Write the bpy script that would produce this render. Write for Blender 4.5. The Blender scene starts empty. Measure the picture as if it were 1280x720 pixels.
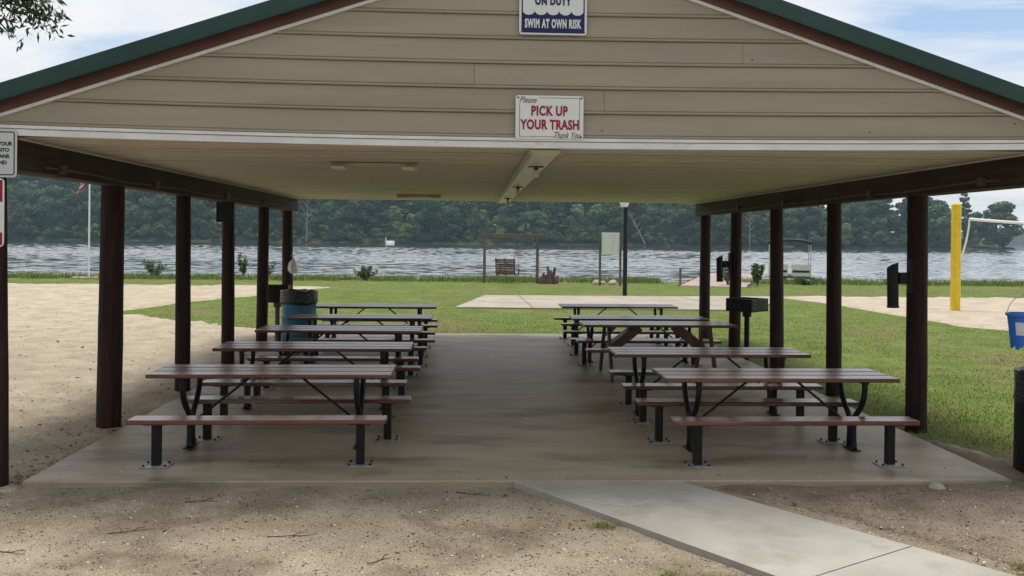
import bpy, bmesh, math, random
import numpy as np
from mathutils import Vector, Matrix, noise
from mathutils.geometry import delaunay_2d_cdt

random.seed(7)
rng = np.random.default_rng(7)
S = bpy.context.scene
COL = S.collection
PI = math.pi

# ------------------------------------------------------------------ camera
cam_d = bpy.data.cameras.new('camera')
cam = bpy.data.objects.new('camera', cam_d)
COL.objects.link(cam)
S.camera = cam
cam_d.sensor_width = 36.0
cam_d.lens = 36.0 * 1121.7 / 1280.0
cam_d.shift_y = -(360.0 - 300.27) / 1280.0
cam_d.clip_start = 0.05
cam_d.clip_end = 6000
right = Vector((0.9990386, -0.0426226, 0.0102522))
down = Vector((0.0100983, -0.0038242, -0.9999417))
fwd = Vector((0.0426593, 0.9990839, -0.0033901))
m = Matrix((right, -down, -fwd)).transposed().to_4x4()
m.translation = Vector((0, 0, 2.23))
cam.matrix_world = m

# ------------------------------------------------------------------ light
SUN_EL, SUN_AZ = math.radians(79), math.radians(8)      # azimuth from +Y: a veiled sun stands high over the lake
W = bpy.data.worlds.new('World')
S.world = W
W.use_nodes = True
wn, wl = W.node_tree.nodes, W.node_tree.links
wn.clear()
def N(t, **k):
    n = wn.new(t)
    for a, b in k.items(): setattr(n, a, b)
    return n
out = N('ShaderNodeOutputWorld'); bg = N('ShaderNodeBackground')
sky = N('ShaderNodeTexSky'); sky.sky_type = 'NISHITA'; sky.sun_disc = False
sky.sun_elevation = SUN_EL; sky.sun_rotation = SUN_AZ
sky.air_density = 1.0; sky.dust_density = 1.5; sky.ozone_density = 1.2
tc = N('ShaderNodeTexCoord')
sep = N('ShaderNodeSeparateXYZ'); wl.new(tc.outputs['Generated'], sep.inputs[0])
zc = N('ShaderNodeMath', operation='MAXIMUM'); wl.new(sep.outputs[2], zc.inputs[0]); zc.inputs[1].default_value = 0.0
za = N('ShaderNodeMath', operation='ADD'); wl.new(zc.outputs[0], za.inputs[0]); za.inputs[1].default_value = 0.16
dx = N('ShaderNodeMath', operation='DIVIDE'); wl.new(sep.outputs[0], dx.inputs[0]); wl.new(za.outputs[0], dx.inputs[1])
dy = N('ShaderNodeMath', operation='DIVIDE'); wl.new(sep.outputs[1], dy.inputs[0]); wl.new(za.outputs[0], dy.inputs[1])
cb = N('ShaderNodeCombineXYZ'); wl.new(dx.outputs[0], cb.inputs[0]); wl.new(dy.outputs[0], cb.inputs[1])
n1 = N('ShaderNodeTexNoise'); n1.inputs['Scale'].default_value = 1.15; n1.inputs['Detail'].default_value = 9; n1.inputs['Roughness'].default_value = 0.56; n1.inputs['Distortion'].default_value = 0.35
mp = N('ShaderNodeMapping'); mp.inputs['Location'].default_value = (0.85, 0.3, 0.0); mp.inputs['Scale'].default_value = (0.8, 1.25, 1)
wl.new(cb.outputs[0], mp.inputs[0]); wl.new(mp.outputs[0], n1.inputs['Vector'])
r1 = N('ShaderNodeValToRGB'); r1.color_ramp.elements[0].position = 0.34; r1.color_ramp.elements[1].position = 0.5
wl.new(n1.outputs['Fac'], r1.inputs[0])
n2 = N('ShaderNodeTexNoise'); n2.inputs['Scale'].default_value = 1.7; n2.inputs['Detail'].default_value = 7
mp2 = N('ShaderNodeMapping'); mp2.inputs['Location'].default_value = (4.1, 2.2, 0)
wl.new(cb.outputs[0], mp2.inputs[0]); wl.new(mp2.outputs[0], n2.inputs['Vector'])
r2 = N('ShaderNodeValToRGB')
r2.color_ramp.elements[0].position = 0.3; r2.color_ramp.elements[0].color = (5.0, 5.3, 5.85, 1)
r2.color_ramp.elements[1].position = 0.66; r2.color_ramp.elements[1].color = (6.5, 6.45, 6.35, 1)
wl.new(n2.outputs['Fac'], r2.inputs[0])
# horizon: thin cloud everywhere, so the low sky is pale
hz = N('ShaderNodeMapRange'); hz.inputs['From Min'].default_value = 0.0; hz.inputs['From Max'].default_value = 0.2; hz.inputs['To Min'].default_value = 0.75; hz.inputs['To Max'].default_value = 0.0
wl.new(zc.outputs[0], hz.inputs[0])
mx = N('ShaderNodeMath', operation='MAXIMUM'); wl.new(r1.outputs[0], mx.inputs[0]); wl.new(hz.outputs[0], mx.inputs[1])
mix = N('ShaderNodeMix', data_type='RGBA'); wl.new(mx.outputs[0], mix.inputs['Factor']); wl.new(sky.outputs[0], mix.inputs['A']); wl.new(r2.outputs[0], mix.inputs['B'])
wl.new(mix.outputs['Result'], bg.inputs[0]); wl.new(bg.outputs[0], out.inputs[0])
bg.inputs[1].default_value = 0.1

sun_d = bpy.data.lights.new('sun', 'SUN'); sun_d.energy = 2.3; sun_d.angle = math.radians(24); sun_d.color = (1, 0.95, 0.87)
sun = bpy.data.objects.new('sun', sun_d); COL.objects.link(sun)
sdir = Vector((math.sin(SUN_AZ) * math.cos(SUN_EL), math.cos(SUN_AZ) * math.cos(SUN_EL), math.sin(SUN_EL)))
sun.rotation_euler = sdir.to_track_quat('Z', 'Y').to_euler()
S.view_settings.view_transform = 'Standard'; S.view_settings.look = 'None'
S.view_settings.exposure = 0.64; S.view_settings.gamma = 1.0; S.view_settings.use_curve_mapping = False
S.cycles.max_bounces = 7; S.cycles.diffuse_bounces = 3; S.cycles.glossy_bounces = 3; S.cycles.transparent_max_bounces = 6
S.cycles.volume_bounces = 0

# ------------------------------------------------------------------ materials
def mat(name, c1, c2=None, rough=0.6, scale=4.0, detail=6, stretch=(1, 1, 1), bump=0.0, bscale=None, spec=0.5, lo=0.35, hi=0.65,
        c3=None, s3=0.6, p3=(0.5, 0.62), world=False, rnd=0.0, metal=0.0, bdist=0.02, bstretch=None, fine=0.0, fscale=120):
    M = bpy.data.materials.new(name); M.use_nodes = True
    nt = M.node_tree; nd, lk = nt.nodes, nt.links
    p = nd['Principled BSDF']
    p.inputs['Roughness'].default_value = rough; p.inputs['Metallic'].default_value = metal
    p.inputs['Specular IOR Level'].default_value = spec
    if world:
        src = nd.new('ShaderNodeNewGeometry').outputs['Position']
    else:
        src = nd.new('ShaderNodeTexCoord').outputs['Object']
    def tex(sc, st, dt=detail, off=(0, 0, 0)):
        mpn = nd.new('ShaderNodeMapping'); mpn.inputs['Scale'].default_value = st; mpn.inputs['Location'].default_value = off
        if not world:
            oi = nd.new('ShaderNodeObjectInfo'); mu = nd.new('ShaderNodeMath'); mu.operation = 'MULTIPLY'; mu.inputs[1].default_value = 37.0
            lk.new(oi.outputs['Random'], mu.inputs[0])
            ad = nd.new('ShaderNodeVectorMath'); ad.operation = 'ADD'
            lk.new(src, ad.inputs[0]); lk.new(mu.outputs[0], ad.inputs[1]); lk.new(ad.outputs[0], mpn.inputs[0])
        else:
            lk.new(src, mpn.inputs[0])
        t = nd.new('ShaderNodeTexNoise'); t.inputs['Scale'].default_value = sc; t.inputs['Detail'].default_value = dt; t.inputs['Roughness'].default_value = 0.6
        lk.new(mpn.outputs[0], t.inputs['Vector'])
        return t.outputs['Fac']
    def ramp(f, a, b, ca, cbb):
        r = nd.new('ShaderNodeValToRGB'); e = r.color_ramp.elements
        e[0].position, e[1].position = a, b; e[0].color = (*ca, 1); e[1].color = (*cbb, 1)
        lk.new(f, r.inputs[0]); return r.outputs[0]
    def mixc(f, a, b, mode='MIX'):
        x = nd.new('ShaderNodeMix'); x.data_type = 'RGBA'; x.blend_type = mode
        if isinstance(f, float): x.inputs['Factor'].default_value = f
        else: lk.new(f, x.inputs['Factor'])
        lk.new(a, x.inputs['A']); lk.new(b, x.inputs['B']); return x.outputs['Result']
    if c2 is None:
        c2 = tuple(min(1, x * 1.25) for x in c1); c1 = tuple(x * 0.85 for x in c1)
    colr = ramp(tex(scale, stretch), lo, hi, c1, c2)
    if c3 is not None:
        f3 = ramp(tex(s3, stretch, 8, (3.3, 1.7, 5.1)), p3[0], p3[1], (0, 0, 0), (1, 1, 1))
        rgb = nd.new('ShaderNodeRGB'); rgb.outputs[0].default_value = (*c3, 1)
        colr = mixc(f3, colr, rgb.outputs[0])
    if fine:
        ff = ramp(tex(fscale, (1, 1, 1), 3, (1.3, 8.8, 0)), 0.3, 0.7, (1 - fine,) * 3, (1 + fine,) * 3)
        colr = mixc(1.0, colr, ff, 'MULTIPLY')
    if rnd:
        oi = nd.new('ShaderNodeObjectInfo')
        rr = ramp(oi.outputs['Random'], 0, 1, (1 - rnd,) * 3, (1 + rnd,) * 3)
        colr = mixc(1.0, colr, rr, 'MULTIPLY')
    lk.new(colr, p.inputs['Base Color'])
    if bump:
        b = nd.new('ShaderNodeBump'); b.inputs['Strength'].default_value = bump; b.inputs['Distance'].default_value = bdist
        lk.new(tex(bscale or scale * 3, bstretch or stretch, 5), b.inputs['Height']); lk.new(b.outputs[0], p.inputs['Normal'])
    return M

M = {}
M['lawn'] = mat('lawn_soil', (0.09, 0.13, 0.028), (0.145, 0.185, 0.045), 0.9, 1.4, world=True, c3=(0.17, 0.14, 0.07), s3=0.35, p3=(0.52, 0.68), bump=0.5, bscale=18, spec=0.1, fine=0.25, fscale=30)
M['blade'] = mat('grass_blade', (0.12, 0.175, 0.03), (0.215, 0.265, 0.06), 0.7, 0.9, world=True, c3=(0.27, 0.225, 0.105), s3=0.55, p3=(0.47, 0.62), spec=0.15)
M['reed'] = mat('tall_grass', (0.10, 0.16, 0.026), (0.23, 0.28, 0.07), 0.6, 1.5, world=True, spec=0.2)
M['sand'] = mat('beach_sand', (0.4, 0.338, 0.25), (0.54, 0.463, 0.355), 0.95, 1.6, world=True, c3=(0.33, 0.265, 0.19), s3=2.2, p3=(0.55, 0.75), bump=1.0, bscale=13, bstretch=(1, 1.5, 1), bdist=0.07, spec=0.1, fine=0.24, fscale=45)
M['court'] = mat('court_sand', (0.36, 0.305, 0.235), (0.47, 0.4, 0.315), 0.95, 1.2, world=True, bump=0.8, bscale=5, bdist=0.04, spec=0.1, fine=0.12, fscale=40)
M['dirt'] = mat('sandy_dirt', (0.27, 0.222, 0.162), (0.4, 0.335, 0.25), 0.95, 1.3, world=True, c3=(0.175, 0.138, 0.1), s3=1.3, p3=(0.5, 0.7), bump=1.0, bscale=70, bdist=0.012, spec=0.1, fine=0.42, fscale=95)
M['mulch'] = mat('brown_dirt', (0.19, 0.15, 0.112), (0.31, 0.25, 0.19), 0.95, 2.2, world=True, c3=(0.3, 0.24, 0.19), s3=1.4, p3=(0.55, 0.7), bump=1.0, bscale=60, bdist=0.014, spec=0.1, fine=0.45, fscale=80)
M['slab'] = mat('floor_concrete', (0.28, 0.228, 0.158), (0.43, 0.355, 0.255), 0.5, 0.9, world=True, c3=(0.19, 0.15, 0.104), s3=1.1, p3=(0.5, 0.66), stretch=(0.6, 1.5, 1), bump=0.25, bscale=25, bdist=0.006, spec=0.4, fine=0.12, fscale=60)
M['path'] = mat('path_concrete', (0.32, 0.306, 0.268), (0.41, 0.392, 0.345), 0.9, 1.2, world=True, c3=(0.27, 0.25, 0.215), s3=2.2, p3=(0.54, 0.76), bump=0.4, bscale=60, bdist=0.005, spec=0.2, fine=0.1, fscale=150)
M['pad'] = mat('pad_concrete', (0.29, 0.26, 0.212), (0.39, 0.355, 0.295), 0.9, 0.7, world=True, c3=(0.3, 0.26, 0.205), s3=0.5, p3=(0.5, 0.7), spec=0.2)
M['chalk'] = mat('chalk_scrape', (0.62, 0.6, 0.55), (0.74, 0.72, 0.68), 0.9, 30, spec=0.2)
M['vinyl'] = mat('tan_vinyl', (0.33, 0.285, 0.215), (0.37, 0.32, 0.245), 0.55, 2.0, c3=(0.29, 0.255, 0.195), s3=1.4, p3=(0.48, 0.75), bump=0.12, bscale=30, stretch=(0.3, 1, 3), bdist=0.004, spec=0.35, rnd=0.04)
M['soffit'] = mat('soffit_vinyl', (0.61, 0.55, 0.465), (0.66, 0.6, 0.51), 0.6, 1.4, spec=0.3, rnd=0.03)
M['white_trim'] = mat('white_trim', (0.66, 0.66, 0.66), (0.78, 0.78, 0.78), 0.45, 3, spec=0.4, c3=(0.5, 0.47, 0.43), s3=6, p3=(0.62, 0.75))
M['brown_board'] = mat('brown_board', (0.085, 0.032, 0.025), (0.12, 0.048, 0.038), 0.55, 6, stretch=(0.2, 1, 1), bump=0.15)
M['green_metal'] = mat('green_metal', (0.010, 0.043, 0.036), (0.014, 0.055, 0.047), 0.4, 2, spec=0.5)
M['post'] = mat('stained_pole', (0.010, 0.005, 0.0045), (0.042, 0.016, 0.012), 0.65, 9, stretch=(2, 2, 0.12), bump=0.7, bscale=22, bdist=0.014, spec=0.25, rnd=0.15)
M['beam'] = mat('beam_wood', (0.026, 0.014, 0.011), (0.06, 0.033, 0.025), 0.7, 8, stretch=(2, 0.15, 2), bump=0.4, bscale=20, bdist=0.008, rnd=0.2, spec=0.3)
M['plank'] = mat('red_brown_plank', (0.085, 0.03, 0.022), (0.15, 0.058, 0.042), 0.27, 7, stretch=(0.14, 2, 2), c3=(0.22, 0.15, 0.12), s3=2.4, p3=(0.54, 0.66), bump=0.35, bscale=16, bdist=0.006, rnd=0.2, spec=0.6)
M['plank_top'] = mat('worn_sheen_plank_top', (0.29, 0.18, 0.155), (0.52, 0.4, 0.37), 0.24, 7, stretch=(0.14, 2, 2), c3=(0.17, 0.07, 0.05), s3=2.0, p3=(0.44, 0.62), bump=0.06, bscale=16, bdist=0.005, rnd=0.15, spec=0.7)  # weathered wood, with the sheen of the sky painted into its pale tone
M['wood_red'] = mat('red_brown_timber', (0.085, 0.032, 0.025), (0.14, 0.055, 0.042), 0.5, 7, stretch=(1, 1, 0.3), bump=0.3, bscale=20, bdist=0.005)
M['black_steel'] = mat('black_steel', (0.005, 0.005, 0.006), (0.011, 0.011, 0.012), 0.45, 12, spec=0.3)
M['galv'] = mat('worn_plate', (0.2, 0.2, 0.195), (0.42, 0.42, 0.41), 0.45, 14, metal=0.3)
M['sign_white'] = mat('sign_white', (0.7, 0.72, 0.72), (0.76, 0.78, 0.78), 0.4, 3)
M['sign_grey'] = mat('sign_grey', (0.52, 0.55, 0.58), (0.58, 0.61, 0.64), 0.4, 3)
M['navy'] = mat('navy_print', (0.005, 0.007, 0.085), (0.007, 0.01, 0.1), 0.4, 3)
M['red'] = mat('red_print', (0.26, 0.006, 0.02), (0.32, 0.009, 0.026), 0.4, 3)
M['script_red'] = mat('dark_red_print', (0.16, 0.03, 0.04), (0.2, 0.04, 0.05), 0.4, 3)
M['black'] = mat('black_print', (0.012, 0.012, 0.012), (0.018, 0.018, 0.018), 0.5, 3)
M['fixture'] = mat('fixture_enamel', (0.62, 0.6, 0.52), (0.72, 0.7, 0.62), 0.35, 4)
M['fixture_tan'] = mat('fixture_tan', (0.46, 0.4, 0.3), (0.52, 0.45, 0.34), 0.5, 4)
M['bulb'] = mat('bulb_glass', (0.6, 0.56, 0.52), (0.66, 0.62, 0.58), 0.2, 4)
M['dark_brown'] = mat('dark_fitting', (0.05, 0.04, 0.03), (0.07, 0.055, 0.04), 0.5, 6)
M['blue_drum'] = mat('blue_drum', (0.03, 0.14, 0.235), (0.045, 0.19, 0.3), 0.42, 3, c3=(0.12, 0.2, 0.24), s3=5, p3=(0.58, 0.72))
M['bag'] = mat('black_bag', (0.006, 0.006, 0.006), (0.012, 0.012, 0.012), 0.2, 8, bump=1.0, bscale=14, bdist=0.03, spec=0.6)
M['white_bag'] = mat('white_bag', (0.6, 0.6, 0.62), (0.75, 0.75, 0.77), 0.4, 8, bump=0.8, bscale=25, bdist=0.02)
M['bucket'] = mat('blue_bucket', (0.012, 0.12, 0.5), (0.016, 0.15, 0.58), 0.3, 3)
M['label'] = mat('paper_label', (0.65, 0.65, 0.66), (0.72, 0.72, 0.72), 0.6, 3)
M['yellow'] = mat('yellow_paint', (0.68, 0.46, 0.012), (0.8, 0.56, 0.02), 0.45, 3, c3=(0.55, 0.36, 0.02), s3=5, p3=(0.6, 0.74))
M['rope'] = mat('white_webbing', (0.75, 0.75, 0.75), (0.82, 0.82, 0.82), 0.7, 6)
M['bark'] = mat('bark', (0.06, 0.045, 0.033), (0.13, 0.1, 0.075), 0.9, 8, stretch=(1, 1, 0.2), bump=0.8, bscale=14)
M['pale_bark'] = mat('pale_bark', (0.2, 0.18, 0.15), (0.3, 0.27, 0.23), 0.9, 5, stretch=(1, 1, 0.2))
M['grey_wood'] = mat('grey_wood', (0.09, 0.062, 0.05), (0.17, 0.12, 0.1), 0.8, 6, stretch=(1, 1, 0.2), bump=0.3)
M['swing_wood'] = mat('swing_wood', (0.06, 0.032, 0.024), (0.13, 0.07, 0.052), 0.7, 6, bump=0.3, rnd=0.2)
M['deck'] = mat('deck_board', (0.36, 0.26, 0.235), (0.46, 0.345, 0.315), 0.8, 4, stretch=(1, 1, 1), rnd=0.12)
M['boat_white'] = mat('boat_panel', (0.6, 0.56, 0.5), (0.7, 0.66, 0.6), 0.35, 3)
M['boat_dark'] = mat('boat_canvas', (0.012, 0.018, 0.02), (0.02, 0.028, 0.03), 0.7, 5)
M['alu'] = mat('aluminium', (0.5, 0.5, 0.5), (0.6, 0.6, 0.6), 0.4, 5, metal=0.7)
M['board'] = mat('board_back', (0.55, 0.58, 0.54), (0.66, 0.68, 0.64), 0.5, 2, stretch=(3, 1, 0.2))
M['stone'] = mat('stone', (0.3, 0.26, 0.2), (0.46, 0.4, 0.32), 0.9, 5, bump=0.5)
M['twig'] = mat('twig_bark', (0.045, 0.032, 0.024), (0.1, 0.075, 0.055), 0.9, 20)
M['chip_dark'] = mat('leaf_chip', (0.05, 0.035, 0.024), (0.13, 0.09, 0.06), 0.9, 15, world=True)
M['chip_light'] = mat('pale_chip', (0.45, 0.37, 0.28), (0.62, 0.54, 0.44), 0.9, 15, world=True)
M['chip_mid'] = mat('tan_chip', (0.22, 0.165, 0.12), (0.34, 0.26, 0.19), 0.9, 15, world=True)
def leafmat(n, a, b, rnd=0.42): return mat(n, a, b, 0.65, 0.35, detail=4, world=False, spec=0.2, rnd=rnd)
M['leaf_dark'] = leafmat('leaf_dark', (0.022, 0.05, 0.02), (0.052, 0.095, 0.03))
M['leaf_mid'] = leafmat('leaf_mid', (0.035, 0.068, 0.022), (0.075, 0.115, 0.034))
M['leaf_light'] = leafmat('leaf_light', (0.07, 0.11, 0.03), (0.12, 0.16, 0.05))
M['leaf_near'] = mat('oak_leaf', (0.035, 0.06, 0.018), (0.07, 0.10, 0.03), 0.5, 3, spec=0.3)
M['shrub'] = mat('shrub_leaf', (0.05, 0.095, 0.02), (0.11, 0.16, 0.045), 0.6, 4, spec=0.25)
M['flag_red'] = mat('flag_red', (0.42, 0.015, 0.03), (0.5, 0.02, 0.04), 0.8, 6)
M['flag_white'] = mat('flag_white', (0.72, 0.72, 0.72), (0.78, 0.78, 0.78), 0.8, 6)
M['flag_blue'] = mat('flag_blue', (0.015, 0.025, 0.13), (0.02, 0.03, 0.16), 0.8, 6)

# ------------------------------------------------------------------ helpers
class MB:
    def __init__(s): s.v = []; s.f = []; s.mi = []
    def add(s, vs, fs, mi=0):
        o = len(s.v); s.v += [tuple(x) for x in vs]
        for f in fs: s.f.append([i + o for i in f]); s.mi.append(mi)
    def box(s, c, sz, rot=None, ch=0.0, mi=0):
        hx, hy, hz_ = sz[0] / 2, sz[1] / 2, sz[2] / 2
        ch = min(ch, hx * .9, hy * .9, hz_ * .9)
        if ch <= 0:
            vs = [Vector((x, y, z)) for x in (-hx, hx) for y in (-hy, hy) for z in (-hz_, hz_)]
            fs = [(0, 1, 3, 2), (4, 6, 7, 5), (0, 4, 5, 1), (2, 3, 7, 6), (0, 2, 6, 4), (1, 5, 7, 3)]
        else:
            b = bmesh.new(); bmesh.ops.create_cube(b, size=1)
            for v in b.verts: v.co = Vector((v.co.x * sz[0], v.co.y * sz[1], v.co.z * sz[2]))
            bmesh.ops.bevel(b, geom=b.edges[:], offset=ch, segments=1, affect='EDGES', profile=0.5)
            b.verts.ensure_lookup_table(); b.verts.index_update()
            vs = [v.co.copy() for v in b.verts]; fs = [[v.index for v in f.verts] for f in b.faces]; b.free()
        if rot is not None: vs = [rot @ v for v in vs]
        c = Vector(c); s.add([v + c for v in vs], fs, mi)
    def tube(s, pts, r, n=8, mi=0, cap=True, ry=None):
        pts = [Vector(p) for p in pts]; k = len(pts)
        rs = r if isinstance(r, (list, tuple)) else [r] * k
        vs = []; up = None
        for i, p in enumerate(pts):
            t = (pts[min(i + 1, k - 1)] - pts[max(i - 1, 0)]).normalized()
            if up is None:
                up = Vector((0, 0, 1)) if abs(t.z) < .9 else Vector((1, 0, 0))
            a = t.cross(up).normalized(); bb = a.cross(t).normalized(); up = bb
            for j in range(n):
                th = 2 * PI * j / n + PI / n
                vs.append(p + (a * math.cos(th) + bb * math.sin(th)) * rs[i])
        fs = []
        for i in range(k - 1):
            for j in range(n):
                j2 = (j + 1) % n; fs.append((i * n + j, i * n + j2, (i + 1) * n + j2, (i + 1) * n + j))
        if cap: fs.append(tuple(range(n - 1, -1, -1))); fs.append(tuple((k - 1) * n + j for j in range(n)))
        s.add(vs, fs, mi)
    def lathe(s, prof, c=(0, 0, 0), n=16, mi=0, wob=0.0, cap=True):
        vs = []; k = len(prof)
        for (r, z) in prof:
            for j in range(n):
                th = 2 * PI * j / n
                rr = r * (1 + wob * noise.noise(Vector((math.cos(th) * 1.5, math.sin(th) * 1.5, z * 2 + c[0] * 3 + c[1]))))
                vs.append((c[0] + rr * math.cos(th), c[1] + rr * math.sin(th), c[2] + z))
        fs = [(i * n + j, i * n + (j + 1) % n, (i + 1) * n + (j + 1) % n, (i + 1) * n + j) for i in range(k - 1) for j in range(n)]
        if cap: fs.append(tuple(range(n - 1, -1, -1))); fs.append(tuple((k - 1) * n + j for j in range(n)))
        s.add(vs, fs, mi)
    def prism(s, poly, z0, z1, mi=0):
        n = len(poly); vs = [(x, y, z0) for x, y in poly] + [(x, y, z1) for x, y in poly]
        s.add(vs, [tuple(range(n - 1, -1, -1)), tuple(range(n, 2 * n))] + [(i, (i + 1) % n, n + (i + 1) % n, n + i) for i in range(n)], mi)
    def xzprism(s, poly, y0, y1, mi=0):      # polygon in XZ extruded in Y
        n = len(poly); vs = [(x, y0, z) for x, z in poly] + [(x, y1, z) for x, z in poly]
        s.add(vs, [tuple(range(n)), tuple(range(2 * n - 1, n - 1, -1))] + [(i, n + i, n + (i + 1) % n, (i + 1) % n) for i in range(n)], mi)
    def build(s, name, mats, parent=None, smooth=False, loc=None, angle=None):
        me = bpy.data.meshes.new(name); me.from_pydata(s.v, [], s.f)
        for mm in (mats if isinstance(mats, (list, tuple)) else [mats]): me.materials.append(mm)
        me.polygons.foreach_set('material_index', s.mi)
        b = bmesh.new(); b.from_mesh(me); bmesh.ops.recalc_face_normals(b, faces=b.faces[:]); b.to_mesh(me); b.free()
        if smooth:
            me.polygons.foreach_set('use_smooth', [True] * len(me.polygons))
            try: me.set_sharp_from_angle(angle=math.radians(angle or 40))
            except Exception: pass
        o = bpy.data.objects.new(name, me); COL.objects.link(o)
        if parent: o.parent = parent
        if loc: o.location = loc
        return o

def raw(name, verts, faces, mats, parent=None, mi=None, smooth=False):
    me = bpy.data.meshes.new(name); me.from_pydata(verts, [], faces)
    for mm in (mats if isinstance(mats, (list, tuple)) else [mats]): me.materials.append(mm)
    if mi is not None: me.polygons.foreach_set('material_index', mi)
    if smooth: me.polygons.foreach_set('use_smooth', [True] * len(me.polygons))
    me.update()
    o = bpy.data.objects.new(name, me); COL.objects.link(o)
    if parent: o.parent = parent
    return o
def tag(o, label=None, cat=None, group=None, kind=None):
    if label: o['label'] = label
    if cat: o['category'] = cat
    if group: o['group'] = group
    if kind: o['kind'] = kind
    return o
def thing(name, label, cat, loc=(0, 0, 0), rz=0.0, group=None):
    o = bpy.data.objects.new(name, None); COL.objects.link(o); o.empty_display_size = .1
    o.location = loc; o.rotation_euler = (0, 0, rz)
    return tag(o, label, cat, group)
def kids(o): return [c for c in o.children]
def copy_tree(o, parent=None):
    c = o.copy(); COL.objects.link(c); c.parent = parent
    for ch in kids(o): copy_tree(ch, c)
    return c
def copy_mesh(o, parent, loc, rz=0, sc=None):
    c = o.copy(); COL.objects.link(c); c.parent = parent; c.location = loc; c.rotation_euler = (0, 0, rz)
    if sc: c.scale = sc
    return c
def text(name, s, size, m_, parent, loc, xs=1.0, bold=0.0, shear=0.0, align='CENTER', depth=0.0012, space=1.0, fit=None):
    cu = bpy.data.curves.new(name, 'FONT'); cu.body = s; cu.size = size; cu.offset = bold; cu.shear = shear; cu.align_x = align; cu.extrude = depth; cu.resolution_u = 3; cu.space_character = space
    t = bpy.data.objects.new(name, cu); COL.objects.link(t)
    bpy.context.view_layer.update()
    dg = bpy.context.evaluated_depsgraph_get()
    me = bpy.data.meshes.new_from_object(t.evaluated_get(dg))
    bpy.data.objects.remove(t)
    R90 = Matrix.Rotation(PI / 2, 4, 'X')
    me.transform(R90 @ Matrix.Scale(xs, 4, Vector((1, 0, 0))))
    if fit:                     # scale to the width and height of the lettering in the photograph
        X = [v.co.x for v in me.vertices]; Zs = [v.co.z for v in me.vertices]
        kx, kz = fit[0] / (max(X) - min(X)), fit[1] / (max(Zs) - min(Zs)); cx = (max(X) + min(X)) / 2; zb_ = min(Zs)
        for v in me.vertices: v.co.x = (v.co.x - cx) * kx; v.co.z = (v.co.z - zb_) * kz
    me.materials.clear(); me.materials.append(m_)
    o = bpy.data.objects.new(name, me); COL.objects.link(o); o.parent = parent; o.location = loc
    return o

# ------------------------------------------------------------------ setting: ground
def gz(y):
    if y < 21: return -0.09
    if y < 56: return -0.09 - 0.36 * (y - 21) / 35
    if y < 60: return -0.45 - 0.9 * (y - 56) / 4
    return -1.35
WATER = -1.0
def inside(poly, x, y):
    c = False; n = len(poly); j = n - 1
    for i in range(n):
        xi, yi = poly[i]; xj, yj = poly[j]
        if (yi > y) != (yj > y) and x < (xj - xi) * (y - yi) / (yj - yi) + xi: c = not c
        j = i
    return c
def rough_outline(poly, step, amp, seed):
    o = []
    for i in range(len(poly)):
        a, b = Vector(poly[i]), Vector(poly[(i + 1) % len(poly)]); n = max(1, int((b - a).length / step))
        d = (b - a).normalized(); nn = Vector((-d.y, d.x))
        for k in range(n):
            p = a.lerp(b, k / n)
            q = amp * (noise.noise(Vector((p.x * .8, p.y * .8, seed))) + .6 * noise.noise(Vector((p.x * 3, p.y * 3, seed))))
            o.append(tuple(p + nn * q))
    return o
def in_view(x, y): return y > 1 and -0.66 * y - 3 < x < 0.66 * y + 3
def sheet(name, poly, m_, off, near_step, disp=None, amp=.12, step=.5, seed=0.0, under=None):
    o = rough_outline(poly, step, amp, seed)
    pts = [Vector((x, y)) for x, y in o]; n = len(pts)
    xs = [p.x for p in pts]; ys = [p.y for p in pts]
    y = min(ys)
    while y < max(ys):
        st = near_step * max(1.0, abs(y) / 11.0)
        x = min(xs)
        while x < max(xs):
            s2 = st if in_view(x, y) else st * 4
            jx, jy = x + random.uniform(-.25, .25) * st, y + random.uniform(-.25, .25) * st
            if inside(o, jx, jy): pts.append(Vector((jx, jy)))
            x += s2
        y += st
    for yb in (21.0, 56.0):                       # follow the slope breaks
        if min(ys) < yb < max(ys):
            x = min(xs)
            while x < max(xs):
                if inside(o, x, yb): pts.append(Vector((x, yb)))
                x += .8
    vs, es, fs, ov, *_ = delaunay_2d_cdt(pts, [], [list(range(n))], 1, 1e-4)
    V3 = [(v.x, v.y, gz(v.y) + ((under(v.x, v.y) if under else 0) - .006 if any(i < n for i in ov[k]) else off + (disp(v.x, v.y) if disp else 0))) for k, v in enumerate(vs)]
    ob = raw(name, V3, [tuple(f) for f in fs], m_, smooth=True)
    return tag(ob, kind='structure')
SAND = [(-60, 8.0), (-4.0, 8.05), (-4.0, 20.8), (-5.34, 22.4), (-8.0, 24.6), (-10.0, 26.6), (-10.9, 27.4), (-10.5, 30), (-10.1, 32.7), (-9.1, 35.4), (-8.1, 40), (-6.9, 44.4), (-9, 45.4), (-11.7, 45.5), (-22.6, 45.4), (-60, 45.2)]
COURT = [(12.6, 39.3), (13.3, 37.6), (13.75, 33), (13.58, 29.4), (13.66, 27.4), (13.5, 24.4), (14.2, 22.9), (17, 21.9), (34, 21.5), (44, 39.8)]
DIRT = [(-16, -10), (16, -10), (16, 7.2), (6.1, 8.3), (5.3, 10.2), (4.9, 8.6), (-4.1, 8.6), (-16, 8.7)]
def dune(x, y):
    p = Vector((x, y, 0))
    d = .03 * noise.noise(p * .9) + .045 * noise.noise(p * 2.3 + Vector((7, 1, 0))) + .035 * noise.noise(p * 4.6)
    if x > -5 and y < 21: d *= .6
    return max(d + .04, 0.004)
def crumb(x, y):
    p = Vector((x, y, 3)); return max(.006, .02 + .02 * noise.noise(p * 1.4) + .012 * noise.noise(p * 6))
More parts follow.
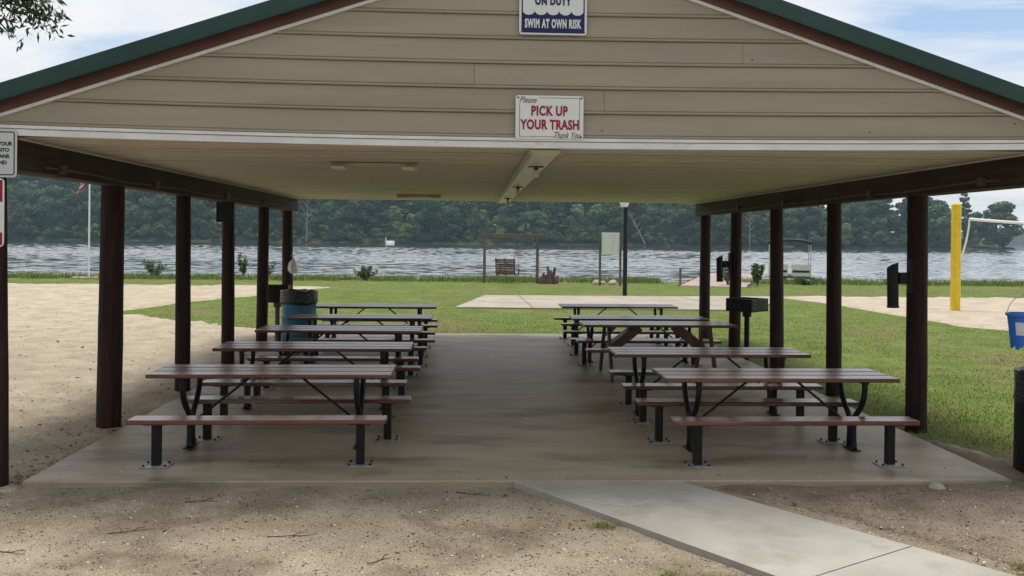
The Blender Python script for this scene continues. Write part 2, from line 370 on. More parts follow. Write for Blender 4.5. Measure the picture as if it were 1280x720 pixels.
# lawn: one sheet to the shore
lv, lf = [], []
ly = [-60, -20, 0, 8, 15, 21, 28, 36, 45, 52, 56, 58, 60, 64]; lx = list(range(-160, 161, 20))
for y in ly:
    for x in lx: lv.append((x, y, gz(y)))
nx = len(lx)
for i in range(len(ly) - 1):
    for j in range(nx - 1): lf.append((i * nx + j, i * nx + j + 1, (i + 1) * nx + j + 1, (i + 1) * nx + j))
tag(raw('lawn', lv, lf, M['lawn']), kind='structure')
sheet('beach_sand', SAND, M['sand'], .008, .16, dune, .22, .35, 1.0)
sheet('court_sand', COURT, M['court'], .008, .25, lambda x, y: max(.004, .03 + .04 * noise.noise(Vector((x, y, 0)) * 1.1)), .16, .4, 2.0)
sheet('sandy_ground', DIRT, M['dirt'], .012, .12, crumb, .1, .4, 3.0)
sheet('brown_dirt', [(1.95, 8.5), (2.9, 7.35), (3.9, 6.1), (6, 3.2), (14, 2), (14, 6.4), (6.6, 7.4), (5.7, 8.8), (5.25, 10.2), (5.1, 9.6), (5.0, 8.55)], M['mulch'], .03, .12, crumb, .12, .3, 4.0, under=lambda x, y: .012 + crumb(x, y) if y < 8.2 and x < 5 else .012)

# concrete floor of the pavilion in two pours, with the joint the photo shows
flo = thing('concrete_floor', None, None); tag(flo, kind='structure')
for (y0, y1) in ((8.2, 18.35), (18.358, 20.75)):
    b = MB(); b.box((.53, (y0 + y1) / 2, -.075), (9.1, y1 - y0, .15), ch=.012); b.build('floor_section', M['slab'], flo)
# concrete path
pth = thing('concrete_path', None, None); tag(pth, kind='structure')
WLx = lambda y: .303 + .713 * (8.317 - y)
WRx = lambda y: 1.869 + .796 * (8.282 - y)
b = MB(); b.prism([(WLx(8.195), 8.195), (2.115, 5.775), (3.235, 6.455), (WRx(8.195), 8.195)], -.13, -.008); b.build('path_section', M['path'], pth)
b = MB(); b.prism([(2.122, 5.765), (WLx(3.6), 3.6), (WLx(3.6) + 1.13, 4.28), (3.243, 6.445)], -.13, -.008); b.build('path_section', M['path'], pth)
b = MB(); b.prism([(WLx(3.592), 3.592), (WLx(-3), -3), (WLx(-3) + 1.2, -2.4), (WLx(3.592) + 1.13, 4.272)], -.13, -.008); b.build('path_section', M['path'], pth)
def ribbon(pts, w, z):
    vs, fs = [], []
    for i, p in enumerate(pts):
        a, c = Vector(pts[max(i - 1, 0)]), Vector(pts[min(i + 1, len(pts) - 1)]); d = (c - a).normalized(); nn = Vector((-d.y, d.x)); ww = w * (.5 + .8 * abs(noise.noise(Vector((p[0] * 9, p[1] * 9, 0)))))
        for s_ in (-1, 1): q = Vector(p) + nn * ww * s_; vs.append((q.x, q.y, z))
    for i in range(len(pts) - 1): fs.append((2 * i, 2 * i + 1, 2 * i + 3, 2 * i + 2))
    return vs, fs
arc = [(.98 + .02 * k + .0, 7.62 - .16 * math.sin(PI * min(1, k / 26) * .85) + .004 * max(0, k - 20)) for k in range(30)]
vs, fs = ribbon(arc, .007, -.0045); raw('scrape_mark', vs, fs, M['chalk'], pth)
vs, fs = ribbon([(1.02 + .03 * k, 7.66 + .022 * k) for k in range(9)], .004, -.0045); raw('scrape_mark', vs, fs, M['chalk'], pth)
vs, fs = ribbon([(1.12 + .04 * k - .55, 9.0 - .02 * k) for k in range(12)], .006, .0035); raw('scrape_mark', vs, fs, M['chalk'], flo)
# far concrete pad
pad = thing('concrete_pad', None, None); tag(pad, kind='structure')
def padz(y): return gz(y) + .05
def padpiece(poly):
    n = len(poly); vs = [(x, y, padz(y)) for x, y in poly] + [(x, y, padz(y) - .2) for x, y in poly]
    raw('pad_section', vs, [tuple(range(n))] + [(i, n + i, n + (i + 1) % n, (i + 1) % n) for i in range(n)], M['pad'], pad)
padpiece([(-.6, 30.2), (2.0, 30.05), (1.9, 37.7), (.5, 37.8)]); padpiece([(2.03, 30.05), (8.6, 29.75), (8.8, 37.9), (1.93, 37.7)])
padpiece([(8.63, 29.75), (9.5, 29.8), (13.6, 38.6), (8.83, 37.9)])
# lake and far bank
wm = bpy.data.materials.new('lake_water'); wm.use_nodes = True
nd, lk = wm.node_tree.nodes, wm.node_tree.links; p = nd['Principled BSDF']
p.inputs['Base Color'].default_value = (0.055, 0.068, 0.068, 1); p.inputs['Roughness'].default_value = .05; p.inputs['IOR'].default_value = 1.9
g = nd.new('ShaderNodeNewGeometry')
def wnoise(sc, st, dt, rg=.55):
    mpn = nd.new('ShaderNodeMapping'); mpn.inputs['Scale'].default_value = st; lk.new(g.outputs['Position'], mpn.inputs[0])
    t = nd.new('ShaderNodeTexNoise'); t.inputs['Scale'].default_value = sc; t.inputs['Detail'].default_value = dt; t.inputs['Roughness'].default_value = rg
    lk.new(mpn.outputs[0], t.inputs['Vector']); return t.outputs['Fac']
wa = wnoise(.42, (.55, 1, 1), 5, .6); wbn = wnoise(.12, (.5, 1, 1), 2)
mul = nd.new('ShaderNodeMath'); mul.operation = 'MULTIPLY_ADD'; lk.new(wbn, mul.inputs[0]); mul.inputs[1].default_value = 1.4; lk.new(wa, mul.inputs[2])
bp = nd.new('ShaderNodeBump'); bp.inputs['Distance'].default_value = .05; lk.new(mul.outputs[0], bp.inputs['Height'])
# calmer under the far bank, wind lanes elsewhere
sx = nd.new('ShaderNodeSeparateXYZ'); lk.new(g.outputs['Position'], sx.inputs[0])
mr = nd.new('ShaderNodeMapRange'); mr.inputs['From Min'].default_value = 200; mr.inputs['From Max'].default_value = 330; mr.inputs['To Min'].default_value = 1.0; mr.inputs['To Max'].default_value = .12
lk.new(sx.outputs[1], mr.inputs[0])
lane = wnoise(.02, (.15, 1, 1), 3); lr = nd.new('ShaderNodeMapRange'); lr.inputs['From Min'].default_value = .35; lr.inputs['From Max'].default_value = .65; lr.inputs['To Min'].default_value = .45; lr.inputs['To Max'].default_value = 1.15
lk.new(lane, lr.inputs[0])
m2 = nd.new('ShaderNodeMath'); m2.operation = 'MULTIPLY'; lk.new(mr.outputs[0], m2.inputs[0]); lk.new(lr.outputs[0], m2.inputs[1]); lk.new(m2.outputs[0], bp.inputs['Strength'])
lk.new(bp.outputs[0], p.inputs['Normal'])
wr_ = np.random.default_rng(3)
WV = [(2 * PI / lam, a, ph, st) for lam, a, ph, st in zip(np.geomspace(.6, 5.5, 40), wr_.normal(.1, 1.05, 40), wr_.uniform(0, 6.28, 40), wr_.uniform(.6, 1.3, 40))]
rows = [54.0]
while rows[-1] < 345: rows.append(rows[-1] * 1.0022)
rows = np.array(rows); cols = np.linspace(-.7, .7, 520)
YY = np.repeat(rows[:, None], len(cols), 1); XX = YY * cols[None, :]
ZZ = np.zeros_like(XX)
for k_, a_, ph_, st_ in WV:
    keep = np.clip((2 * PI / k_) / (.0062 * YY) - .6, 0, 1)           # drop waves the grid cannot carry
    ZZ += keep * st_ * .034 / k_ * np.cos(k_ * (XX * math.sin(a_) + YY * math.cos(a_)) + ph_)
gust = .75 + .5 * np.sin(YY * .045 + 1.3 * np.sin(XX * .011) + 1.0) * np.sin(XX * .013 + YY * .02)
calm = np.clip((330 - YY) / 110, .0, 1) ** 1.0 * np.clip(gust, .35, 1.25)
ZZ = ZZ * calm + WATER
nr, nc = XX.shape; idx = np.arange(nr * nc).reshape(nr, nc)
FQ = np.stack([idx[:-1, :-1], idx[:-1, 1:], idx[1:, 1:], idx[1:, :-1]], -1).reshape(-1, 4)
VV = np.stack([XX, YY, ZZ], -1).reshape(-1, 3).tolist(); FF = FQ.tolist(); o_ = len(VV)
ye = float(rows[-1]); xe = float(ye * .7)
VV += [(-xe - 900, 54, WATER), (-54 * .7, 54, WATER), (-xe, ye, WATER), (-xe - 900, ye, WATER), (54 * .7, 54, WATER), (xe + 900, 54, WATER), (xe + 900, ye, WATER), (xe, ye, WATER), (xe + 900, 2450, WATER), (-xe - 900, 2450, WATER)]
FF += [(o_, o_ + 1, o_ + 2, o_ + 3), (o_ + 4, o_ + 5, o_ + 6, o_ + 7), (o_ + 3, o_ + 6, o_ + 8, o_ + 9)]
tag(raw('lake', VV, FF, wm, smooth=True), kind='structure')
FAR = 410
fb_v, fb_f = [], []
bx = list(range(-420, 281, 10))
for i, x in enumerate(bx):
    e = FAR + 8 * math.sin(x * .021) + (0 if x < 250 else (x - 250) * 2.5)
    fl_ = max(0, min(1, (200 - x) / 60))
    for (dy_, z) in ((-2, -1.5), (3, -.2), (40, 2 + 6 * fl_), (110, 3 + 17 * fl_), (220, 3 + 22 * fl_)): fb_v.append((x, e + dy_, z))
for i in range(len(bx) - 1):
    for j in range(4): fb_f.append((i * 5 + j, (i + 1) * 5 + j, (i + 1) * 5 + j + 1, i * 5 + j + 1))
M['bank'] = mat('wooded_bank', (0.03, 0.04, 0.018), (0.06, 0.065, 0.03), 0.95, .3, world=True, spec=.1)
tag(raw('far_bank', fb_v, fb_f, M['bank'], smooth=True), kind='structure')
hv, hf = [], []
for i in range(181):
    x = 330 + i * 6; h = 12 + 7 * noise.noise(Vector((x * .01, 0, 0))) + 5 * noise.noise(Vector((x * .04, 3, 0))) + 3.5 * noise.noise(Vector((x * .09, 3, 0)))
    hv += [(x, 1250, -1.2), (x, 1256, h), (x, 1300, h + 4)]
for i in range(180):
    for j in range(2): hf.append((i * 3 + j, (i + 1) * 3 + j, (i + 1) * 3 + j + 1, i * 3 + j + 1))
tag(raw('distant_hills', hv, hf, M['bank'], smooth=True), kind='structure')

# ------------------------------------------------------------------ pavilion
XL, XR = -4.22, 5.38
PK, PKZ, SL = .62, 5.10, .332
FY = 8.1
roofz = lambda x: PKZ - SL * abs(x - PK)
pav = thing('picnic_pavilion', 'open picnic pavilion with tan sided gable, green roof edge and dark round poles', 'pavilion', (.58, 8.2, 0))
pav_inv = Matrix.Translation((-.58, -8.2, 0))
def pp(o):
    o.parent = pav; o.data.transform(pav_inv) if o.data.users == 1 else None; return o
def sag(x): return .0023 * (x - .4) ** 2
# poles
def pole(x, y, r, top, z0=-.5):
    b = MB(); prof = []
    for k in range(15):
        t = k / 14; z = z0 + (top - z0) * t
        prof.append((r * (1.05 - .09 * t) * (1 + .025 * noise.noise(Vector((x * 3, y * 3, z * 2)))), z))
    lean = (random.uniform(-.012, .012), random.uniform(-.01, .01))
    b.lathe(prof, (0, 0, 0), 20, wob=.04)
    b.v = [(vx + x + lean[0] * vz, vy + y + lean[1] * vz, vz) for vx, vy, vz in b.v]
    o = b.build('post', M['post'], None, smooth=True); return pp(o)
lr_ = [.115, .135, .106, .107, .112, .122]; rr_ = [.118, .122, .11, .118, .118, .122]
PY = [8.24 + 2.5 * i for i in range(6)]
for i in range(6):
    pole(XL + [-.06, -.045, .01, -.015, -.02, -.02][i], PY[i], lr_[i], 2.79); pole(XR + [.04, .045, .04, .03, 0, .02][i], PY[i], rr_[i], 2.79)
# beams (boards butted end to end on both sides)
for X, joints in ((XL, (9.1, 14.3)), (XR, (10.6, 14.1))):
    ys = [8.16, *joints, 21.05]
    for k in range(3):
        for sx_ in (-1, 1):
            b = MB(); dz = random.uniform(-.006, .006)
            b.box((X + sx_ * .1, (ys[k] + ys[k + 1]) / 2, 2.925 + dz), (.085, ys[k + 1] - ys[k] - .012, .29 + random.uniform(-.01, .01)), ch=.006)
            pp(b.build('beam', M['beam']))
    b = MB(); b.box((X, (8.16 + 21.05) / 2, 2.79), (.1, 12.85, .018)); pp(b.build('beam_filler', M['beam']))
    inn = 1 if X < 0 else -1
    xi = X + inn * (.1425 + .014)
    pts = [(xi, 8.7 + k * .41, 2.835 + .012 * math.sin(k * .9) + .02 * noise.noise(Vector((k * .4, X, 0)))) for k in range(30)]
    b = MB(); b.tube(pts, .011, 6); pp(b.build('conduit', M['grey_wood'], smooth=True))
    for yy in (9.0, 11.6, 14.9, 17.5):
        b = MB(); b.box((X + inn * (.1425 + .03), yy, 2.85), (.06, .11, .09), ch=.008); pp(b.build('junction_box', M['dark_brown']))
b = MB(); b.box((XL - .045, PY[3] - .12, 2.62), (.3, .1, .36), ch=.01); pp(b.build('switch_box', M['black_steel']))
# soffit: one strip per panel, with three grooves each
def strip():
    b = MB(); w = .3; x0, x1 = -4.13, 5.29
    prof = []
    for k in range(3):
        a = -w / 2 + k * w / 3
        prof += [(a + .004, 0), (a + w / 3 - .009, 0), (a + w / 3 - .007, .006), (a + w / 3 - .001, .006)]
    vs = [(x, y, z) for x in (x0, x1) for y, z in prof]; n = len(prof)
    b.add(vs, [(i, i + 1, n + i + 1, n + i) for i in range(n - 1)])
    return b
st0 = strip().build('ceiling_panel', M['soffit'], pav)
y = FY + .18; k = 0
while y < 20.95:
    o = st0 if k == 0 else st0.copy()
    if k: COL.objects.link(o); o.parent = pav
    o.location = (-.58, y - 8.2, 3.072 + random.uniform(0, .002)); y += .3; k += 1
b = MB(); b.box((.58, 14.55, 3.11), (9.5, 12.9, .03)); pp(b.build('ceiling_deck', M['soffit']))
for X, s_ in ((-4.06, 1), (5.22, -1)):       # small trim where soffit meets beam
    b = MB(); b.box((X, 14.55, 3.062), (.03, 12.75, .014)); pp(b.build('ceiling_trim', M['soffit']))
# siding planks
Z0, CH = 3.128, .2215
def halfspan(z):      # x range under the rake trim at height z
    return (PKZ - .262 - z) / SL
def plank(x0, x1, z0, tl, tr):
    """one vinyl course from x0 to x1 (bottom), clipped by the rake at tl / tr"""
    prof = [(0.000, -.004), (.002, -.018), (.007, -.0235), (.013, -.024), (.022, -.016), (.0245, -.007), (.029, -.0065), (.033, -.013), (.06, -.0125), (.13, -.008), (CH - .004, -.003), (CH - .0005, .006)]
    nx_ = max(2, int((x1 - x0) / .7)); vs = []
    for j in range(nx_ + 1):
        t = j / nx_
        for (dz, yy) in prof:
            z = z0 + dz; hs = halfspan(z)
            a = max(x0, PK - hs) if tl else x0; c = min(x1, PK + hs) if tr else x1
            if a > c: a = c = PK
            x = a + (c - a) * t
            vs.append((x, FY + yy, z + sag(x) * (1 - .0 * dz)))
    n = len(prof); b = MB()
    b.add(vs, [(j * n + i, (j + 1) * n + i, (j + 1) * n + i + 1, j * n + i + 1) for j in range(nx_) for i in range(n - 1)])
    for j in (0, nx_): b.add([vs[j * n + i] for i in range(n)] , [tuple(range(n))])
    return b
seams = {1: 1.168, 2: -.008, 3: 2.433}
for c in range(8):
    z0 = Z0 + c * CH; hs = halfspan(z0)
    if hs < .1: continue
    xa, xb = PK - hs, PK + hs
    cuts = [xa, seams[c], xb] if c in seams else [xa, xb]
    for i in range(len(cuts) - 1):
        tl, tr = i == 0, i == len(cuts) - 2
        g_ = .0015
        b = plank(cuts[i] + (0 if tl else g_), cuts[i + 1] - (0 if tr else g_), z0, tl, tr)
        pp(b.build('siding_plank', M['vinyl'], smooth=True, angle=25))
b = MB(); b.xzprism([(-4.75, 3.09), (5.99, 3.09), (5.99, 3.2), (PK, PKZ - .12), (-4.75, 3.2)], FY + .03, FY + .09); pp(b.build('gable_backing', M['soffit']))
# white fascia under the siding (two strips with a shadow line between)
def curve_strip(x0, x1, zb, zt, y0, y1, name, m_):
    b = MB(); n = 24; vs = []
    for j in range(n + 1):
        x = x0 + (x1 - x0) * j / n; s_ = sag(x)
        vs += [(x, y0, zb + s_), (x, y0, zt + s_), (x, y1, zt + s_), (x, y1, zb + s_)]
    fs = [(j * 4 + i, j * 4 + (i + 1) % 4, (j + 1) * 4 + (i + 1) % 4, (j + 1) * 4 + i) for j in range(n) for i in range(4)] + [(0, 1, 2, 3), (n * 4 + 3, n * 4 + 2, n * 4 + 1, n * 4)]
    b.add(vs, fs); return pp(b.build(name, m_))
EX0, EX1 = -4.62, 5.86
curve_strip(EX0, EX1, 3.098, 3.126, FY - .034, FY + .02, 'trim_channel', M['white_trim'])
curve_strip(EX0, EX1, 3.091, 3.0965, FY - .012, FY + .02, 'trim_channel', M['white_trim'])
curve_strip(EX0, EX1, 3.036, 3.090, FY - .026, FY + .05, 'fascia_trim', M['white_trim'])
# rakes: white trim, brown board, green metal edge on each slope, then roof sheets
def rake(s_, d0, d1, y0, y1, name, m_, ext=5.6):
    x1 = PK + s_ * ext
    P = [(PK, PKZ - d0), (x1, roofz(x1) - d0), (x1, roofz(x1) - d1), (PK, PKZ - d1)]
    b = MB(); b.xzprism(P if s_ < 0 else P[::-1], y0, y1); return pp(b.build(name, m_))
for s_ in (-1, 1):
    rake(s_, .238, .268, FY - .034, FY + .03, 'rake_trim', M['white_trim'], 5.30)
    rake(s_, .12, .236, FY - .05, FY + .04, 'rake_board', M['brown_board'])
    rake(s_, 0.0, .150, FY - .125, FY - .115, 'rake_metal', M['green_metal'])
    rake(s_, .150, .158, FY - .145, FY - .1, 'drip_edge', M['green_metal'])
    # roof sheet with ribs
    b = MB(); x1 = PK + s_ * 5.75
    b.xzprism([(PK, PKZ), (x1, roofz(x1)), (x1, roofz(x1) - .03), (PK, PKZ - .03)][::(1 if s_ < 0 else -1)], FY - .114, 21.3)
    yy = FY + .2
    while yy < 21.2:
        b.xzprism([(PK, PKZ + .022), (x1, roofz(x1) + .022), (x1, roofz(x1) + .001), (PK, PKZ + .001)][::(1 if s_ < 0 else -1)], yy, yy + .03); yy += .3
    pp(b.build('roof', M['green_metal']))
    for k in range(8):
        x = PK + s_ * (.5 + k * .72); b = MB(); b.lathe([(.011, 0), (.011, .006), (.006, .01)], n=8)
        o = b.build('screw', M['dark_brown'], pav); o.rotation_euler = (PI / 2, 0, 0); o.location = (x - .58, FY - .1455 - 8.2 + .02, roofz(x) - .141)
b = MB(); b.xzprism([(-4.75, 3.09), (5.99, 3.09), (5.99, 3.2), (PK, PKZ - .12), (-4.75, 3.2)], 21.05, 21.12); pp(b.build('rear_gable', M['vinyl']))
for s_ in (-1, 1):
    x1 = PK + s_ * 5.75; b = MB(); b.box((x1 - s_ * .03, 14.7, roofz(x1) - .12), (.03, 12.9, .17)); pp(b.build('eave_board', M['brown_board']))
    b = MB(); b.box(((x1 + (XL if s_ < 0 else XR)) / 2 - s_ * .05, 14.6, 3.1), (abs(x1 - (XL if s_ < 0 else XR)) - .32, 12.8, .02)); pp(b.build('eave_soffit', M['soffit']))
# nail holes / small marks on siding
for (x, z) in ((2.52, 3.86), (1.15, 3.20), (3.62, 3.2), (4.98, 3.28)):
    b = MB(); b.lathe([(.008, 0), (.006, .004)], n=8); o = b.build('nail', M['dark_brown'], pav); o.rotation_euler = (PI / 2, 0, 0); o.location = (x - .58, FY - .013 - 8.2, z + sag(x))

# ------------------------------------------------------------------ signs
def plate(w, h, t, r, m_, name, parent, loc=(0, 0, 0)):
    pts = []
    for (cx, cz, a0) in ((w / 2 - r, h / 2 - r, 0), (-w / 2 + r, h / 2 - r, 90), (-w / 2 + r, -h / 2 + r, 180), (w / 2 - r, -h / 2 + r, 270)):
        for k in range(5): a = math.radians(a0 + k * 22.5); pts.append((cx + r * math.cos(a), cz + r * math.sin(a)))
    b = MB(); b.xzprism(pts, 0, t); return b.build(name, m_, parent, loc=loc)
def frame_line(w, h, lw, r, m_, name, parent, loc, gaps=()):
    b = MB(); n = []
    for ww, hh, rr in ((w, h, r), (w - 2 * lw, h - 2 * lw, max(.001, r - lw))):
        pts = []
        for (cx, cz, a0) in ((ww / 2 - rr, hh / 2 - rr, 0), (-ww / 2 + rr, hh / 2 - rr, 90), (-ww / 2 + rr, -hh / 2 + rr, 180), (ww / 2 - rr, -hh / 2 + rr, 270)):
            for k in range(5): a = math.radians(a0 + k * 22.5); pts.append((cx + rr * math.cos(a), cz + rr * math.sin(a)))
        n.append(pts)
    vs = [(x, 0, z) for x, z in n[0]] + [(x, 0, z) for x, z in n[1]]; k = len(n[0])
    b.add(vs, [(i, (i + 1) % k, k + (i + 1) % k, k + i) for i in range(k)]); return b.build(name, m_, parent, loc=loc)
def screws(parent, pts):
    for (x, z) in pts:
        b = MB(); b.lathe([(.009, 0), (.009, .004), (.005, .007)], n=8); o = b.build('screw', M['dark_brown'], parent, smooth=True); o.rotation_euler = (PI / 2, 0, 0); o.location = (x, -.0005, z)
# trash sign
t = thing('trash_sign', 'white metal sign with red words PICK UP YOUR TRASH above the fascia', 'sign', (.671, FY - .042, 3.312))
plate(.613, .39, .004, .02, M['sign_white'], 'sign_plate', t)
y_ = -.0015
for (x0, x1, z0, z1) in ((-.1, .27, .172, .176), (.268, .272, -.11, .176), (-.272, -.268, -.172, .12), (-.272, .05, -.176, -.172)):
    b = MB(); b.add([(x0, y_, z0), (x1, y_, z0), (x1, y_, z1), (x0, y_, z1)], [(0, 1, 2, 3)]); b.build('border_line', M['script_red'], t)
text('lettering', 'PICK UP', .118, M['red'], t, (.0, y_, .012), bold=.0045, space=1.08, fit=(.33, .092))
text('lettering', 'YOUR TRASH', .118, M['red'], t, (.0, y_, -.112), bold=.0045, space=1.06, fit=(.53, .092))
text('lettering', 'Please', .062, M['script_red'], t, (-.195, y_, .128), shear=.45, fit=(.155, .055))
text('lettering', 'Thank You', .062, M['script_red'], t, (.165, y_, -.188), shear=.45, fit=(.24, .058))
screws(t, ((-.285, .175), (.285, .175), (.285, -.175)))
# swim sign
t = thing('swimming_sign', 'white and navy sign with waves reading ON DUTY and SWIM AT OWN RISK', 'sign', (.694, FY - .04, 4.29))
plate(.61, .47, .004, .025, M['sign_white'], 'sign_plate', t)
frame_line(.57, .44, .012, .015, M['navy'], 'border_line', t, (0, -.0012, .0))
pts = [(-.275, -.213), (.275, -.213)]
nb = 5; zb = -.02
up = []
for k in range(nb):
    for j in range(9):
        a = PI * j / 8; cx = -.275 + (k + .5) * .55 / nb
        up.append((cx - .055 * math.cos(a), zb - .04 * math.sin(a)))
b = MB(); vs = [(x, 0, z) for x, z in up] + [(x, 0, -.213) for x, z in up]; n = len(up)
b.add(vs, [(i, i + 1, n + i + 1, n + i) for i in range(n - 1) if abs(up[i][0] - up[i + 1][0]) > 1e-6])
b.build('wave_field', M['navy'], t, loc=(0, -.002, 0))
text('lettering', 'ON DUTY', .094, M['navy'], t, (0, -.0024, .03), bold=.005, space=1.15, fit=(.33, .075))
text('lettering', 'SWIM AT OWN RISK', .118, M['sign_white'], t, (0, -.0036, -.178), bold=.0055, space=1.14, fit=(.51, .085))
screws(t, ((-.28, -.21), (.28, -.21)))
# signs on the corner pole
t = thing('notice_sign', 'grey white notice with black border on the left corner pole, ending YOUR NTO ANS ND', 'sign', (-4.245, 8.06, 2.92))
plate(.46, .42, .004, .035, M['sign_grey'], 'sign_plate', t); frame_line(.425, .385, .01, .025, M['black'], 'border_line', t, (0, -.0012, 0))
for s_, z in (('YOUR', .07), ('NTO', .015), ('ANS', -.04), ('ND', -.095)):
    text('lettering', s_, .045, M['black'], t, (.19 if s_ == 'YOUR' else .165 if s_ != 'ND' else .145, -.0016, z), bold=.0015, align='RIGHT')
b = MB(); b.tube([(.0, .012, -.9), (.0, .012, .2)], .012, 6); b.build('mounting_bar', M['alu'], t)
t = thing('warning_sign', 'white sign with red bands on the left corner pole, below the notice', 'sign', (-4.345, 8.05, 2.4))
plate(.46, .6, .004, .035, M['sign_white'], 'sign_plate', t)
for z in (.19, -.23):
    b = MB(); b.box((0, -.0015, z), (.43, .002, .19 if z > 0 else .11)); b.build('red_band', M['red'], t)
b = MB(); b.tube([(.0, .03, -.25), (.0, .03, .25)], .014, 6); b.build('mounting_bar', M['alu'], t)

# ------------------------------------------------------------------ picnic tables and benches
PL = 2.44
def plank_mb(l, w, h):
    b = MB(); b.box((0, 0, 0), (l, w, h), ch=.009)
    for i, f in enumerate(b.f):                 # worn top face, its colour also lightened to imitate sky sheen
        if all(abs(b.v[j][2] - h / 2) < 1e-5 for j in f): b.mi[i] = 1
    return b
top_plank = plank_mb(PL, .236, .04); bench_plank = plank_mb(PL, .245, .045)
def make_table():
    t = thing('picnic_table', '', 'picnic table', group='steel legged picnic tables under the pavilion')
    for k in (-1, 0, 1):
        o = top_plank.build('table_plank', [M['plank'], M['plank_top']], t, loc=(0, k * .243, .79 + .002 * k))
    for s_ in (-1, 1):
        x = s_ * .87
        b = MB()
        for q in (-1, 1):
            pts = [(x, q * .30, .767), (x, q * .305, .70), (x, q * .285, .60), (x, q * .21, .48), (x, q * .085, .37), (x, q * .05, .28), (x, q * .05, .12), (x, q * .075, .02)]
            # smooth the bend
            P = [Vector(p_) for p_ in pts]; Q = []
            for i in range(len(P) - 1):
                for u in (0, .5):
                    p0, p1, p2, p3 = P[max(i - 1, 0)], P[i], P[i + 1], P[min(i + 2, len(P) - 1)]
                    Q.append(.5 * ((2 * p1) + (-p0 + p2) * u + (2 * p0 - 5 * p1 + 4 * p2 - p3) * u * u + (-p0 + 3 * p1 - 3 * p2 + p3) * u ** 3))
            Q.append(P[-1]); b.tube(Q, .03, 10)
        b.box((x, 0, .012), (.1, .26, .012), ch=.003)
        b.build('pedestal', M['black_steel'], t, smooth=True)
        b = MB(); b.box((x, 0, .755), (.05, .70, .028), ch=.004); b.build('top_bracket', M['black_steel'], t)
        b = MB(); b.tube([(s_ * .84, 0, .27), (s_ * .22, 0, .762)], .013, 6); b.build('brace', M['black_steel'], t)
    return t
def make_bench():
    t = thing('bench', '', 'bench', group='steel legged benches beside the picnic tables')
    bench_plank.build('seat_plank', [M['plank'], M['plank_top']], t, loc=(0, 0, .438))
    for s_ in (-1, 1):
        b = MB(); b.box((s_ * .97, 0, .21), (.08, .08, .4), ch=.006); b.box((s_ * .97, 0, .411), (.2, .2, .008)); lg = b.build('leg', M['black_steel'], t)
        b = MB(); b.box((s_ * .97, 0, .0065), (.27, .2, .012), ch=.003); bp_ = b.build('base_plate', M['galv'], lg)
        for i in (-1, 1):
            for j in (-1, 1):
                b = MB(); b.lathe([(.013, 0), (.013, .01), (.007, .011), (.007, .018)], (s_ * .97 + i * .1, j * .07, .0128), 6); b.build('bolt', M['black_steel'], lg)
    return t
T0 = make_table(); B0 = make_bench()
ordl = ['nearest the camera', 'second from the camera', 'third from the camera', 'fourth from the camera', 'farthest from the camera']
rows = {'left': [(9.48, -2.05, .012), (11.6, -2.0, .01), (13.75, -2.0, -.006), (15.8, -1.93, .008), (18.3, -1.95, 0)],
        'right': [(9.42, 3.19, .01), (11.3, 2.98, .016), None, (16.1, 2.98, .0), (18.9, 3.06, .012)]}
bench_off = {('left', 0): (-.72, .37), ('right', 0): (-.67, .34), ('left', 1): (-.63, .62), ('right', 1): (-.5, .62), ('left', 3): (-.35, .88), ('left', 4): (-.3, .9), ('right', 3): (-.4, .9), ('right', 4): (-.4, .95)}
first = [True, True]
for side, lst in rows.items():
    for i, q in enumerate(lst):
        if q is None: continue
        Y, X, rz = q
        o = T0 if first[0] else copy_tree(T0); first[0] = False
        o.location = (X, Y, 0 if side == 'right' else .012); o.rotation_euler.z = rz
        o['label'] = 'steel legged plank topped picnic table, %s in the %s row' % (ordl[i], side)
        fr, bk = bench_off.get((side, i), (-.62, .62))
        for (dy_, w) in ((fr, 'near'), (bk, 'far')):
            o = B0 if first[1] else copy_tree(B0); first[1] = False
            dx_ = {('left', 0, 'near'): 0, ('left', 0, 'far'): .16, ('right', 0, 'far'): -.17, ('right', 0, 'near'): 0, ('left', 1, 'near'): -.02, ('right', 1, 'near'): .06}.get((side, i, w), random.uniform(-.05, .08))
            o.location = (X + dx_, Y + dy_, 0); o.rotation_euler.z = rz + random.uniform(-.012, .012)
            o['label'] = 'red brown bench on the %s side of the %s row table %s' % (w, side, ordl[i])
